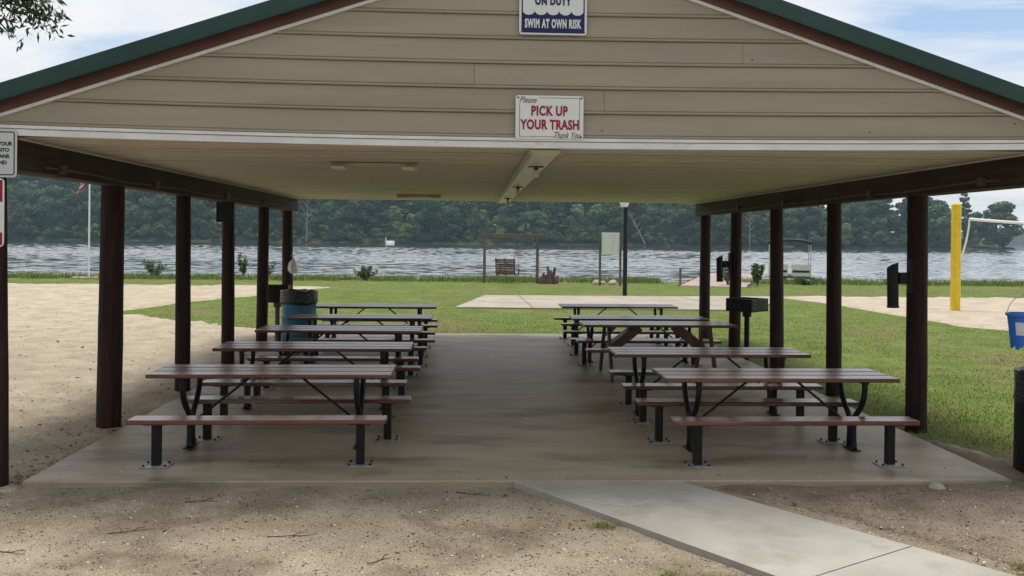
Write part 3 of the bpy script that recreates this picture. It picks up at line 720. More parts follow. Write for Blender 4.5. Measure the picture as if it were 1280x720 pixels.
# the all-wood table in the right row
t = thing('wooden_picnic_table', 'all wood picnic table with slanted timber legs and attached seats, third in the right row', 'picnic table', (2.99, 14.5, 0), .01)
for k in (-1, 0, 1):
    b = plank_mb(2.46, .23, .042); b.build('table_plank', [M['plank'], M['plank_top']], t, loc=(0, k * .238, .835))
for s_ in (-1, 1):
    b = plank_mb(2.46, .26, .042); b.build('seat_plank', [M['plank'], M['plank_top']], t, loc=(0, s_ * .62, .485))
for e in (-1, 1):
    x = e * .82
    for s_ in (-1, 1):
        a, c = Vector((x, s_ * .2, .812)), Vector((x, s_ * .62, 0)); d = a - c; L = d.length
        rot = d.to_track_quat('Z', 'X').to_matrix()
        b = MB(); b.box((0, 0, 0), (.1, .045, L), ch=.004)
        b.v = [tuple(Matrix.Rotation(0, 3, 'X') @ Vector(v)) for v in b.v]
        ang = math.atan2(a.y - c.y, a.z - c.z); R_ = Matrix.Rotation(-ang, 3, 'X')
        b.v = [tuple(R_ @ Vector((v[1], v[0], v[2])) + (a + c) / 2) for v in b.v]; b.build('leg', M['wood_red'], t)
    b = MB(); b.box((x - e * .047, 0, .435), (.045, 1.4, .11), ch=.004); b.build('crossbeam', M['wood_red'], t)
    b = MB(); b.box((x - e * .047, 0, .785), (.045, .7, .055), ch=.004); b.build('top_cleat', M['wood_red'], t)
    b = MB(); a, c = Vector((x - e * .09, 0, .46)), Vector((x - e * .52, 0, .8)); d = (a - c)
    ang = math.atan2(d.x, d.z); b.box((0, 0, 0), (.14, .3, d.length), ch=.004); R_ = Matrix.Rotation(ang, 3, 'Y')
    b.v = [tuple(R_ @ Vector(v) + (a + c) / 2) for v in b.v]; b.build('brace', M['wood_red'], t)

# ------------------------------------------------------------------ light fixtures under the ceiling
CZ = 3.066
for k, (y0, y1, lab) in enumerate(((8.55, 12.6, 'nearest the gable'), (12.65, 16.75, 'in the middle of the ceiling'), (16.8, 20.85, 'at the lake end'))):
    t = thing('ceiling_light', 'white enamel channel light with a hanging bulb, %s' % lab, 'ceiling light', (.68, (y0 + y1) / 2, CZ), 0, 'channel lights in a line along the ceiling')
    L = y1 - y0
    b = MB(); b.xzprism([(-.15, -.001), (-.135, -.035), (-.09, -.05), (.09, -.05), (.135, -.035), (.15, -.001)], -L / 2, L / 2); b.build('channel', M['fixture'], t)
    b = MB(); b.box((-.145, 0, -.035), (.02, L, .03)); b.box((.145, 0, -.035), (.02, L, .03)); b.build('rim', M['fixture_tan'], t)
    yh = -L / 2 + (1.35 if k == 0 else 1.3)
    b = MB(); b.box((0, yh, -.056), (.17, .05, .014), ch=.003); b.lathe([(.03, -.09), (.022, -.063)], (0, yh, 0), 10); b.build('lamp_holder', M['dark_brown'], t)
    b = MB(); b.lathe([(.008, -.178), (.026, -.17), (.036, -.15), (.034, -.13), (.02, -.105), (.015, -.092)], (0, yh, 0), 14); b.build('bulb', M['bulb'], t, smooth=True)
for (x, y, w, lab) in ((-1.15, 10.4, 1.0, 'nearer the gable'), (-1.12, 18.3, .9, 'nearer the lake')):
    t = thing('strip_light', 'slim tan strip light with two white ends left of the centre line, %s' % lab, 'ceiling light', (x, y, CZ), 0, 'strip lights left of the centre line')
    b = MB(); b.box((0, 0, -.022), (w, .14, .044), ch=.006); b.build('housing', M['fixture_tan'], t)
    for s_ in (-1, 1):
        b = MB(); b.box((s_ * (w / 2 - .1), -.02, -.06), (.15, .3, .03), ch=.005); b.build('lamp_end', M['fixture'], t)

# ------------------------------------------------------------------ loose things around the pavilion
def bag_skirt(b, r, z0, z1, n=26, seed=0, mi=0):
    prof = [(r * .9, z1 - .03), (r * 1.03, z1), (r * 1.1, z1 - .02), (r * 1.08, (z0 + z1) / 2), (r * 1.12, z0 + .04), (r * 1.03, z0)]
    vs = []
    for (rr, z) in prof:
        for j in range(n):
            th = 2 * PI * j / n; w = 1 + .07 * noise.noise(Vector((math.cos(th) * 4, math.sin(th) * 4, z * 6 + seed)))
            vs.append((rr * w * math.cos(th), rr * w * math.sin(th), z + .03 * noise.noise(Vector((math.cos(th) * 3 + seed, math.sin(th) * 3, z)))))
    k = len(prof); b.add(vs, [(i * n + j, i * n + (j + 1) % n, (i + 1) * n + (j + 1) % n, (i + 1) * n + j) for i in range(k - 1) for j in range(n)] + [tuple(range(n))], mi)
t = thing('trash_drum', 'blue metal drum lined with a black trash bag beside the left tables', 'trash can', (-3.36, 17.5, -.0))
b = MB(); b.lathe([(.32, 0), (.33, .02), (.325, .3), (.338, .32), (.338, .345), (.325, .365), (.325, .62), (.338, .64), (.338, .665), (.325, .685), (.325, .93), (.335, .95)], n=28); b.build('drum', M['blue_drum'], t, smooth=True)
b = MB(); bag_skirt(b, .325, .9, 1.17, seed=2); b.build('bag', M['bag'], t, smooth=True)
t = thing('black_trash_bin', 'black bin with a shiny black bag over its rim by the floor corner', 'trash can', (5.755, 8.66, -.16))
b = MB(); b.lathe([(.33, 0), (.34, .03), (.335, .8), (.325, 1.04)], n=28); b.build('bin_body', M['black_steel'], t, smooth=True)
b = MB(); bag_skirt(b, .308, .78, 1.13, seed=9); b.tube([(.345 * math.cos(a), .345 * math.sin(a), .72 - .12 * math.cos(a)) for a in np.linspace(0, 2 * PI, 24)], .008, 5); b.build('bag', M['bag'], t, smooth=True)
# blue bucket on a hook
t = thing('sand_bucket', 'blue plastic sand bucket with a paper label hanging at the right edge', 'bucket', (5.15, 8.16, 1.27))
b = MB(); n = 32; vs = []
prof = [(.118, .0), (.15, .27), (.165, .275), (.165, .3), (.152, .3), (.14, .28), (.11, .02)]
for i, (r, z) in enumerate(prof):
    for j in range(n):
        th = 2 * PI * j / n; zz = z - (.035 if (i == 0 and (j // 2) % 2) else 0); vs.append((r * math.cos(th), r * math.sin(th), zz))
b.add(vs, [(i * n + j, i * n + (j + 1) % n, (i + 1) * n + (j + 1) % n, (i + 1) * n + j) for i in range(len(prof) - 1) for j in range(n)] + [tuple((len(prof) - 1) * n + j for j in range(n))]); b.build('pail', M['bucket'], t, smooth=True, angle=50)
b = MB(); vs = []
for j in range(7):
    th = math.radians(205 + j * 6)
    for z in (.1, .22): r = .118 + (.032) * z / .27 + .0035; vs.append((r * math.cos(th), r * math.sin(th), z))
b.add(vs, [(2 * j, 2 * j + 2, 2 * j + 3, 2 * j + 1) for j in range(6)]); b.build('paper_label', M['label'], t)
b = MB(); b.tube([(.16 * math.cos(a), .02, .29 + .17 * math.sin(a)) for a in np.linspace(0, PI, 15)], .004, 6); b.build('handle', M['alu'], t, smooth=True)
b = MB(); b.tube([(0, .02, .455), (0, .02, .475), (.07, .045, .478), (.15, .07, .478)], .006, 6); pp_ = b.build('hook', M['black_steel'], t)
# park grills
def grill(name, label, loc, rz, w, dpt, h, ph):
    t = thing(name, label, 'grill', loc, rz, None)
    b = MB(); th = .012
    b.box((0, 0, ph + .01), (w, dpt, .02)); b.box((-w / 2 + th / 2, 0, ph + h / 2), (th, dpt, h)); b.box((w / 2 - th / 2, 0, ph + h / 2), (th, dpt, h)); b.box((0, dpt / 2 - th / 2, ph + h / 2), (w, th, h)); b.box((0, -dpt / 2 + th / 2, ph + h / 2), (w, th, h - .0)); b.build('firebox', M['black_steel'], t)
    for fx in (-.3, .3):
        for k in range(3):
            b = MB(); b.box((fx * w, -dpt / 2 - .003, ph + .07 + k * .07), (w * .2, .006, .02)); b.build('vent', M['dark_brown'], t)
    for k in range(10):
        b = MB(); b.tube([(-w / 2 + .03 + k * (w - .06) / 9, -dpt / 2 + .015, ph + h - .03), (-w / 2 + .03 + k * (w - .06) / 9, dpt / 2 - .015, ph + h - .03)], .006, 5); b.build('grate_bar', M['galv'], t)
    b = MB(); b.tube([(-w / 2, -.1, ph + h - .06), (-w / 2 - .09, -.1, ph + h - .06)], .009, 6); b.build('handle', M['black_steel'], t)
    b = MB(); b.lathe([(.05, -.3), (.05, ph - .12), (.085, ph - .1), (.085, ph)], n=12); b.build('pedestal', M['black_steel'], t, smooth=True)
    return t
grill('park_grill', 'black park grill on a post on the grass right of the floor', (5.22, 16.9, -.08), math.radians(42), .6, .55, .24, .95)
t = grill('park_grill', 'black box park grill on a post behind the left tables by the blue drum', (-4.16, 19.3, -.08), math.radians(4), .5, .45, .36, .88)
for c in t.children:
    if c.name.startswith('pedestal'): c.data.materials[0] = M['grey_wood']
# black tubes on brackets at two right poles
def tube_holder(label, x, y, z):
    t = thing('tube_holder', label, 'tube', (x, y, z), 0, 'black tubes on brackets on right poles')
    b = MB(); rot = Matrix.Rotation(math.radians(-1.2), 3, 'Y')
    b.box((.205, -.02, .13), (.055, .09, .42), ch=.008); b.build('bracket', M['black_steel'], t)
    b = MB(); b.box((.125, -.02, .1), (.12, .05, .14), ch=.005); b.build('arm', M['black_steel'], t)
    b = MB(); b.lathe([(.066, -.25), (.066, .25)], n=18); b.v = [tuple(rot @ Vector((vx, vy, vz + (.035 * vx / .066 if vz > 0 else 0)))) for vx, vy, vz in b.v]; b.build('tube', M['black_steel'], t, smooth=True)
    b = MB(); b.lathe([(.07, -.262), (.07, -.235)], n=18); b.v = [tuple(rot @ Vector(v)) for v in b.v]; b.build('end_cap', M['black'], t, smooth=True)
    return t
tube_holder('black tube on a bracket on the nearest full right pole', XR - .275, PY[1] - .02, 1.68)
tube_holder('black tube on a bracket on the second farthest right pole', XR - .33, PY[4] - .02, 1.62)
# plastic bag hanging from the rear left pole
t = thing('plastic_bag', 'white plastic bag tied to the farthest left pole', 'bag', (-4.09, 20.62, 1.55))
b = MB(); b.lathe([(.02, .15), (.045, .11), (.1, .05), (.125, -.04), (.125, -.13), (.06, -.2)], n=14, wob=.3); b.build('bag_body', M['white_bag'], t, smooth=True)
b = MB(); b.tube([(0, 0, .14), (-.02, .0, .19), (-.06, .02, .22)], .01, 5); b.build('knot', M['white_bag'], t)
# little things on the ground
b = MB(); b.box((0, 0, .004), (.05, .025, .008), ch=.003); o = b.build('paper_scrap', M['sign_white'], loc=(.68, 10.98, 0)); o.rotation_euler.z = .9; tag(o, 'tiny white paper scrap on the concrete floor between the table rows', 'litter')
b = MB(); b.lathe([(.01, -.03), (.07, -.02), (.085, .02), (.05, .06), (.01, .065)], n=10, wob=.5); o = b.build('stone', M['stone'], loc=(4.3, 8.1, -.06), smooth=True); tag(o, 'pale stone lying against the front edge of the concrete floor', 'stone')
tw = [(-2.6, 7.0, .35, .55), (-1.35, 6.85, .2, .62), (.02, 7.95, -.35, .55), (-.62, 6.35, .7, .4), (.42, 5.65, -.6, .3), (-2.3, 7.75, .1, .45), (-3.3, 6.55, -.3, .4), (-1.9, 5.9, 1.1, .3)]
for (x, y, a, l) in tw:
    b = MB(); P = []
    for k in range(7):
        u = (k / 6 - .5) * l * .6; P.append((u, .03 * noise.noise(Vector((x * 5 + k * .5, y, 0))), .008 + .006 * noise.noise(Vector((k, x, y)))))
    b.tube(P, [.0048 - .0005 * k for k in range(7)], 5)
    b.tube([P[3], (P[3][0] + .06, P[3][1] + .045, .015), (P[3][0] + .09, P[3][1] + .05, .012)], .003, 4)
    o = b.build('twig', M['twig'], loc=(x, y, gz(y) + .012 + crumb(x, y)), smooth=True); o.rotation_euler.z = a
    tag(o, 'thin dark twig lying on the sandy ground in front of the floor', 'twig', 'twigs on the sandy ground')

# ------------------------------------------------------------------ lake side things
t = thing('flagpole', 'white flagpole standing by the water on the left', 'flagpole', (-22.35, 53.2, gz(53.2)))
b = MB(); b.tube([(0, 0, -.2), (0, 0, 8.2)], [.06, .035], 10); b.build('pole', M['rope'], t, smooth=True)
b = MB(); b.lathe([(.02, 8.2), (.07, 8.25), (.07, 8.3), (.02, 8.36)], n=10); b.build('finial', M['yellow'], t, smooth=True)
b = MB(); b.lathe([(.9, 0), (.9, .08), (.85, .1)], n=16); b.build('base', M['deck'], t)
t = thing('flag', 'red white and blue striped flag hanging limp from the flagpole', 'flag', (-22.4, 53.2, gz(53.2) + 7.5))
ny, nz = 14, 26
def fl(i, j):        # i along the fly, j down the hoist; the cloth hangs in folds
    u = i / ny; d = j / nz
    return (-.05 - .62 * u * (.45 + .55 * d) - .03 * math.sin(d * 9), .1 * math.sin(u * 14 + d * 2) * (.3 + u), -d * 1.9 - u * 1.15 * (1 - .3 * d))
for si in range(13):
    b = MB(); w = MB()
    vs = [fl(i, j) for j in (si * 2, si * 2 + 2) for i in range(ny + 1)]
    b.add(vs, [(i, i + 1, ny + 2 + i, ny + 1 + i) for i in range(ny)]); b.build('stripe', M['flag_red'] if si % 2 == 0 else M['flag_white'], t, smooth=True)
b = MB(); vs = [(x, y - .012, z) for j in range(0, 15, 2) for i in range(7) for (x, y, z) in [fl(i, j)]]
b.add(vs, [(j * 7 + i, j * 7 + i + 1, (j + 1) * 7 + i + 1, (j + 1) * 7 + i) for j in range(7) for i in range(6)]); b.build('canton', M['flag_blue'], t)
# swing
gy = gz(51)
t = thing('lake_swing', 'brown timber swing by the lake, its slatted seat seen from behind', 'swing', (2.15, 51.5, gy))
for s_ in (-1, 1):
    b = MB(); b.box((s_ * 1.52, 0, 1.25), (.16, .16, 2.8), ch=.01); b.build('post', M['grey_wood'], t)
b = MB(); b.box((0, 0, 2.72), (3.6, .14, .2), ch=.01); b.build('top_beam', M['grey_wood'], t)
b = MB()
for s_ in (-1, 0, 1): b.box((s_ * .57, -.345, .5), (.06, .03, .98), rot=Matrix.Rotation(.13, 3, 'X')); b.box((s_ * .57, 0, .01), (.06, .55, .03))
sf = b.build('seat_frame', M['swing_wood'], t); sf.location = (-.2, 0, .45); sf.rotation_euler.z = -.42
for k in range(7):
    b = MB(); b.box((0, -.28 - .016 * k, .12 + k * .125), (1.22, .025, .105), ch=.005); b.build('back_slat', M['swing_wood'], sf)
for k in range(5):
    b = MB(); b.box((0, -.22 + k * .11, .04), (1.22, .095, .025), ch=.004); b.build('seat_slat', M['swing_wood'], sf)
for s_ in (-1, 1):
    b = MB(); b.box((s_ * .6, 0, .36), (.07, .6, .03)); b.box((s_ * .6, .27, .18), (.06, .06, .36)); b.build('armrest', M['swing_wood'], sf)
    for yy, zz in ((.22, .36), (-.36, .5)):
        b = MB(); b.tube([(s_ * .6, yy, zz), (s_ * .56, 0, 2.2)], .008, 4); b.build('chain', M['dark_brown'], sf)
t = thing('driftwood', 'upright brown driftwood stumps beside the right swing post', 'driftwood', (4.25, 50.6, gy))
for k in range(9):
    x = -.42 + .105 * k; h = [.4, .65, .35, .55, 1.0, .75, .5, .95, .45][k]
    b = MB(); b.tube([(x, random.uniform(-.1, .1), -.1), (x + random.uniform(-.08, .08), 0, h * .5), (x + random.uniform(-.12, .12), random.uniform(-.1, .1), h)], [.13, .11, .06], 7); b.build('stump', M['swing_wood'], t, smooth=True)
# info board seen from behind
t = thing('notice_board', 'pale board on grey wooden posts seen from behind near the lamp', 'board', (7.5, 49.0, gz(49)))
for s_ in (-1, 1):
    b = MB(); b.box((s_ * .56, 0, 1.35), (.12, .12, 3.0), ch=.01); b.build('post', M['grey_wood'], t)
b = MB(); b.box((0.01, 0, 2.31), (.99, .05, 1.2), ch=.008); b.build('panel', M['board'], t)
for k, (x, y) in enumerate(((7.0, 50.6), (7.4, 50.8), (7.8, 50.5), (8.0, 50.9), (7.2, 51))):
    b = MB(); r = random.uniform(.14, .26); b.lathe([(.02, -r * .5), (r, 0), (r * .7, r * .6), (.02, r * .8)], n=9, wob=.5); o = b.build('shore_rock', M['stone'], loc=(x, y, gz(y) + .06), smooth=True); tag(o, 'tan rock in the grass below the pale board', 'rock', 'rocks below the pale board')
# lamp post
t = thing('lamp_post', 'black lamp post with a white lantern beside the pale board', 'street lamp', (6.56, 38.6, gz(38.6)))
b = MB(); b.tube([(0, 0, -.2), (0, 0, 3.98)], .095, 12); b.build('pole', M['black_steel'], t, smooth=True)
b = MB(); b.lathe([(.14, 3.85), (.2, 4.0), (.235, 4.16), (.235, 4.3)], (-.06, 0, 0), 12); b.build('lantern', M['sign_white'], t, smooth=True)
for k in range(6):
    a = k * PI / 3; b = MB(); b.tube([(.145 * math.cos(a) - .06, .145 * math.sin(a), 3.84), (.245 * math.cos(a) - .06, .245 * math.sin(a), 4.3)], .008, 4); b.build('lantern_rib', M['alu'], t)
b = MB(); b.lathe([(.27, 4.3), (.27, 4.34), (.05, 4.5)], (-.06, 0, 0), 12); b.build('lantern_cap', M['black_steel'], t, smooth=True)
# volleyball
t = thing('volleyball_post', 'thick yellow volleyball post standing in the sand court', 'net post', (16.72, 30.45, gz(30.4)))
b = MB(); b.box((0, 0, 1.85), (.27, .27, 3.8), ch=.05); b.build('post', M['yellow'], t)
for z in (3.1, 1.62):
    b = MB(); b.box((0, 0, z), (.284, .284, .035), ch=.05); b.build('strap', M['yellow'], t)
t = thing('volleyball_net', 'volleyball net with white edge tape tied to the yellow post', 'net', (16.9, 30.4, gz(30.4)))
L = 7.5
b = MB(); b.tube([(.26 + (L - .26) * k / 20, 0, 3.21 - .26 * (k / 20) ** .8 * 1.35) for k in range(21)], .05, 6); b.build('top_tape', M['rope'], t, smooth=True)
b = MB(); b.tube([(.26, 0, 3.21), (.24, 0, 2.95), (.17, 0, 2.5), (.03, 0, 2.0), (-.02, 0, 1.9)], .034, 6); b.build('side_cord', M['rope'], t, smooth=True)
b = MB()
for k in range(1, 60):
    x = .2 + k * .12; zt = 3.21 - .35 * ((x - .26) / (L - .26)) ** .8 if x > .26 else 3.2
    b.tube([(x, 0, zt), (x, 0, 2.05)], .0004, 3, cap=False)
for k in range(1, 10): b.tube([(.16, 0, 3.1 - k * .115), (L, 0, 2.85 - k * .09)], .0004, 3, cap=False)
b.build('mesh', M['rope'], t)['kind'] = 'stuff'
# dock
t = thing('dock', 'pinkish brown board dock reaching out over the lake behind the right poles', 'dock', (12.2, 49.0, -.36))
dirn = Vector((.33, .944)).normalized(); prp = Vector((.944, -.33))
for k in range(62):
    c = dirn * (k * .31 + .1); b = None
    if k == 0:
        b = MB(); b.box((0, 0, 0), (3.6, .29, .04)); d0 = b.build('deck_board', M['deck'], t)
    o = d0 if k == 0 else d0.copy()
    if k: COL.objects.link(o); o.parent = t
    o.location = (c.x + prp.x * 1.0, c.y + prp.y * 1.0, random.uniform(-.006, .006)); o.rotation_euler.z = math.atan2(prp.y, prp.x)
for s_ in (-.85, 2.85):
    b = MB(); c = dirn * 9.5 + prp * s_; b.box((c.x, c.y, -.06), (.1, 19.4, .2), rot=Matrix.Rotation(-math.atan2(dirn.x, dirn.y), 3, 'Z')); b.build('edge_beam', M['swing_wood'], t)
    for k in range(5):
        c = dirn * (.6 + k * 4.5) + prp * s_; b = MB(); b.tube([(c.x, c.y, -1.6), (c.x, c.y, .95 if (k == 0 and s_ < 0) else .12)], .06, 8); b.build('pile', M['grey_wood'], t, smooth=True)
# pontoon boat, end on
t = thing('pontoon_boat', 'cream pontoon boat with a dark canopy seen end on at the shore', 'boat', (19.85, 55.6, -.5), -.33)
b = MB(); b.box((0, 1.6, .42), (2.5, 5.4, .08), ch=.02); b.build('deck', M['boat_dark'], t)
for s_ in (-1, 1):
    b = MB(); b.tube([(s_ * .8, -.9, .12), (s_ * .8, -.6, .1), (s_ * .8, 4.4, .1)], [.12, .28, .3], 14); b.build('pontoon', M['alu'], t, smooth=True)
    b = MB(); b.box((s_ * .66, -1.12, .86), (1.12, .04, .74), ch=.03); pn = b.build('end_panel', M['boat_white'], t)
    b = MB(); b.box((s_ * .66, -1.146, .8), (.98, .012, .14)); b.build('stripe', M['boat_dark'], pn)
    b = MB(); b.box((s_ * 1.22, 1.6, .86), (.04, 5.3, .74), ch=.02); b.build('side_panel', M['boat_white'], t)
    b = MB(); b.tube([(s_ * 1.24, -1.14, -.3), (s_ * 1.22, -1.1, 2.6)], .028, 8); b.build('canopy_pole', M['alu'], t)
    b = MB(); b.tube([(s_ * 1.2, 2.2, .5), (s_ * 1.2, 2.0, 2.6)], .02, 6); b.build('canopy_pole', M['alu'], t)
b = MB(); vs = []
for j, y in enumerate((-1.2, 0, 1.4, 2.4)):
    for k in range(11):
        u = k / 10 * 2 - 1; vs.append((u * 1.28, y, 2.62 + .16 * (1 - u * u) + (.04 if j in (1, 2) else 0)))
for j, y in enumerate((-1.2, 0, 1.4, 2.4)):
    for k in range(11):
        u = k / 10 * 2 - 1; vs.append((u * 1.28, y, 2.44 + .2 * (1 - u * u)))
b.add(vs, [(j * 11 + k, j * 11 + k + 1, (j + 1) * 11 + k + 1, (j + 1) * 11 + k) for j in range(3) for k in range(10)] + [(k, k + 1, 44 + k + 1, 44 + k) for k in range(10)] + [(33 + k, 33 + k + 1, 77 + k + 1, 77 + k) for k in range(10)] + [(44 + j * 11 + k, 44 + j * 11 + k + 1, 44 + (j + 1) * 11 + k + 1, 44 + (j + 1) * 11 + k) for j in range(3) for k in range(10)]); b.build('canopy', M['boat_dark'], t, smooth=True)
b = MB(); b.box((-.35, -1.3, .32), (.3, .35, .42), ch=.06); b.box((-.35, -1.3, -.1), (.1, .2, .6), ch=.02); b.box((.45, -1.25, .2), (.5, .2, .16), ch=.02); b.build('outboard_motor', M['boat_dark'], t)
# boats far out
t = thing('white_rowboat', 'small white boat with an upright white bow, far out under the wooded bank', 'boat', (-36.3, 392, WATER))
b = MB(); vs = []; n = 9
for k in range(n):
    u = k / (n - 1); x = -1.9 + 3.9 * u; w = .75 * (1 - (2 * u - .9) ** 4 * .8) if u < .95 else .1; w = max(w, .08)
    vs += [(x, -w * .35, 1.15), (x, -w, .05), (x, w, .05), (x, w * .35, 1.15)]
b.add(vs, [(k * 4 + i, k * 4 + i + 1, (k + 1) * 4 + i + 1, (k + 1) * 4 + i) for k in range(n - 1) for i in range(3)] + [(k * 4 + 3, k * 4, (k + 1) * 4, (k + 1) * 4 + 3) for k in range(n - 1)] + [(0, 1, 2, 3), (32, 33, 34, 35)]); b.build('hull', M['rope'], t)
b = MB(); b.tube([(-1.75, 0, .8), (-1.85, 0, 1.6), (-1.75, 0, 2.3), (-1.5, 0, 2.5)], [.28, .2, .17, .15], 8); b.build('bow_post', M['rope'], t, smooth=True)
t = thing('motor_boat', 'small dark motor boat with a rider far off at the right opening of the lake', 'boat', (233.5, 392, WATER))
b = MB(); b.box((0, 0, .5), (5, 1.8, .8), ch=.35); b.box((2.3, 0, .9), (.8, .6, .8), ch=.1); b.build('hull', M['boat_dark'], t)
b = MB(); b.lathe([(.2, .9), (.34, 1.3), (.3, 1.9), (.12, 2.1), (.2, 2.25), (.2, 2.45), (.05, 2.6)], (-.6, 0, 0), 10); b.build('rider', M['boat_dark'], t, smooth=True)

# ------------------------------------------------------------------ vegetation
def leaf_quads(centers, size, flat=.35, bend=.2, out=None):
    """two-triangle leaf clumps at given centres, random tilt"""
    n = len(centers); c = np.asarray(centers)
    nrm = rng.normal(size=(n, 3)) if out is None else np.asarray(out) * .9 + rng.normal(size=(n, 3)) * .5
    if out is None: nrm[:, 2] = np.abs(nrm[:, 2])
    nrm[:, 2] += flat; nrm /= np.linalg.norm(nrm, axis=1)[:, None]
    a = np.cross(nrm, rng.normal(size=(n, 3))); a /= np.linalg.norm(a, axis=1)[:, None] + 1e-9; bb = np.cross(nrm, a)
    s = (size * rng.uniform(.55, 1.3, n))[:, None]; w = s * rng.uniform(.45, .9, n)[:, None]
    P = np.stack([c - a * s, c + bb * w - nrm * s * bend, c + a * s, c - bb * w - nrm * s * bend], 1).reshape(-1, 3)
    F = [(4 * i, 4 * i + 1, 4 * i + 2, 4 * i + 3) for i in range(n)]
    return P.tolist(), F
def lobes_cloud(lobes, n, inner=.55):
    """points near the surface of a set of ellipsoid lobes (x, y, z, rx, ry, rz)"""
    w = np.array([l[3] * l[4] + l[3] * l[5] for l in lobes]); w = w / w.sum(); out_ = []; dirs = []
    for l, k in zip(lobes, (w * n).astype(int)):
        d = rng.normal(size=(k, 3)); d /= np.linalg.norm(d, axis=1)[:, None]; r = rng.uniform(inner, 1.05, k) ** .6
        out_.append(np.array(l[:3]) + d * r[:, None] * np.array(l[3:])); dirs.append(d)
    lobes_cloud.dirs = np.concatenate(dirs)
    return np.concatenate(out_)
def crown_mesh(kind, h, n, seed):
    r = random.Random(seed); L = []
    if kind == 'pine':
        for k in range(9):
            t_ = k / 8; z = h * (.28 + .68 * t_); w = h * (.17 * (1 - t_) + .035)
            for q in range(4 if t_ < .9 else 1):
                a = r.uniform(0, 2 * PI); rr = w * .65 * (0 if t_ >= .9 else 1); L.append((rr * math.cos(a), rr * math.sin(a), z + r.uniform(-.03, .03) * h, w * .6, w * .6, h * .032))
    else:
        for k in range(22 if kind != 'bush' else 9):
            t_ = r.random(); z = h * (.16 + .74 * t_) if kind != 'bush' else h * (.2 + .6 * t_)
            w = h * (.27 * math.sin(PI * min(1, .22 + .78 * t_)) + .03) * (1.25 if kind == 'bush' else 1)
            a = r.uniform(0, 2 * PI); rr = w * r.uniform(.3, .85); q = h * r.uniform(.085, .15) * (1.3 if kind == 'bush' else 1)
            L.append((rr * math.cos(a), rr * math.sin(a), z, q * 1.25, q * 1.25, q * .8))
    pc = lobes_cloud(L, n, .5); return leaf_quads(pc, .62 if h > 12 else .42, .5, .3, lobes_cloud.dirs)
def trunk_mb(h, r0, top=.8, limbs=6, seed=0):
    r = random.Random(seed); b = MB(); P = [(r.uniform(-.01, .01) * h * k / 5, r.uniform(-.01, .01) * h * k / 5, h * top * k / 5) for k in range(6)]
    P[0] = (0, 0, -.5); b.tube(P, [r0 * (1 - .15 * k) for k in range(6)], 7)
    for k in range(limbs):
        z = h * r.uniform(.3, .7); a = r.uniform(0, 2 * PI); l = h * r.uniform(.12, .24)
        b.tube([(0, 0, z), (l * .5 * math.cos(a), l * .5 * math.sin(a), z + l * .35), (l * math.cos(a), l * math.sin(a), z + l * .8)], [r0 * .4, r0 * .25, r0 * .1], 5)
    return b
protos = {}
def proto(key, kind, h, n, leafm, barkm, seed):
    v, f = crown_mesh(kind, h, n, seed); me = bpy.data.meshes.new('crown'); me.from_pydata(v, [], f); me.materials.append(leafm)
    tb = trunk_mb(h, h * .017, .85 if kind == 'pine' else .7, 7, seed); tm = bpy.data.meshes.new('trunk'); tm.from_pydata(tb.v, [], tb.f); tm.materials.append(barkm)
    protos.setdefault(key, []).append((me, tm, h))
for sd in range(4): proto('dark', 'broad', 22 + sd, 4200, M['leaf_dark'], M['bark'], sd)
for sd in range(3): proto('mid', 'broad', 20 + sd * 1.5, 4200, M['leaf_mid'], M['bark'], 20 + sd)
for sd in range(3): proto('light', 'broad', 17 + sd, 3400, M['leaf_light'], M['pale_bark'], 40 + sd)
for sd in range(2): proto('pine', 'pine', 27 + sd * 2, 3200, M['leaf_dark'], M['bark'], 60 + sd)
for sd in range(3): proto('bush', 'bush', 6 + sd, 900, M['leaf_mid'], M['bark'], 80 + sd)
LAB = {'dark': ('broadleaf_tree', 'dark green broadleaf tree in the wood across the lake', 'dark broadleaf trees across the lake'),
       'mid': ('broadleaf_tree', 'mid green broadleaf tree in the wood across the lake', 'mid green broadleaf trees across the lake'),
       'light': ('pale_broadleaf_tree', 'smaller yellow green tree standing out from the dark wood across the lake', 'pale green trees across the lake'),
       'pine': ('pine_tree', 'tall dark pine rising in the wood across the lake', 'pines across the lake'),
       'bush': ('shore_shrub', 'low leafy shrub at the waterline across the lake', 'shrubs on the far waterline')}
def put_tree(key, x, y, z, sc, label=None, k=None):
    nm, lb, gp = LAB[key]; me, tm, h = protos[key][random.randrange(len(protos[key])) if k is None else k]
    t = thing(nm, label or lb, 'tree' if key != 'bush' else 'shrub', (x, y, z), random.uniform(0, 6.28), None if label else gp)
    t.scale = (sc * random.uniform(.9, 1.2), sc * random.uniform(.9, 1.2), sc)
    o = bpy.data.objects.new('crown', me); COL.objects.link(o); o.parent = t
    o = bpy.data.objects.new('trunk', tm); COL.objects.link(o); o.parent = t
    return t
def bank_y(x): return FAR + 8 * math.sin(x * .021)
def in_wood(x): return x < 212
x = -262
while x < 246:                       # waterline shrubs
    put_tree('bush', x, bank_y(x) + 2 + random.uniform(-1, 2), -.6, random.uniform(.7, 1.25)); x += random.uniform(4.5, 8)
x = -266
while x < 240:                       # front row
    key = random.choices(['dark', 'mid', 'light', 'pine'], [3, 4.5, 2.4, 1])[0]
    put_tree(key, x, bank_y(x) + 7 + random.uniform(0, 7), 0, random.uniform(.72, 1.02)); x += random.uniform(6.5, 10.5)
x = -272
while x < 238:                       # middle row
    key = random.choices(['dark', 'mid', 'pine'], [5, 3, 2])[0]
    put_tree(key, x, bank_y(x) + 20 + random.uniform(0, 10), 3.5 if x < 150 else 1, random.uniform(.95, 1.18) if x < 150 else random.uniform(.95, 1.1)); x += random.uniform(8, 12)
x = -285
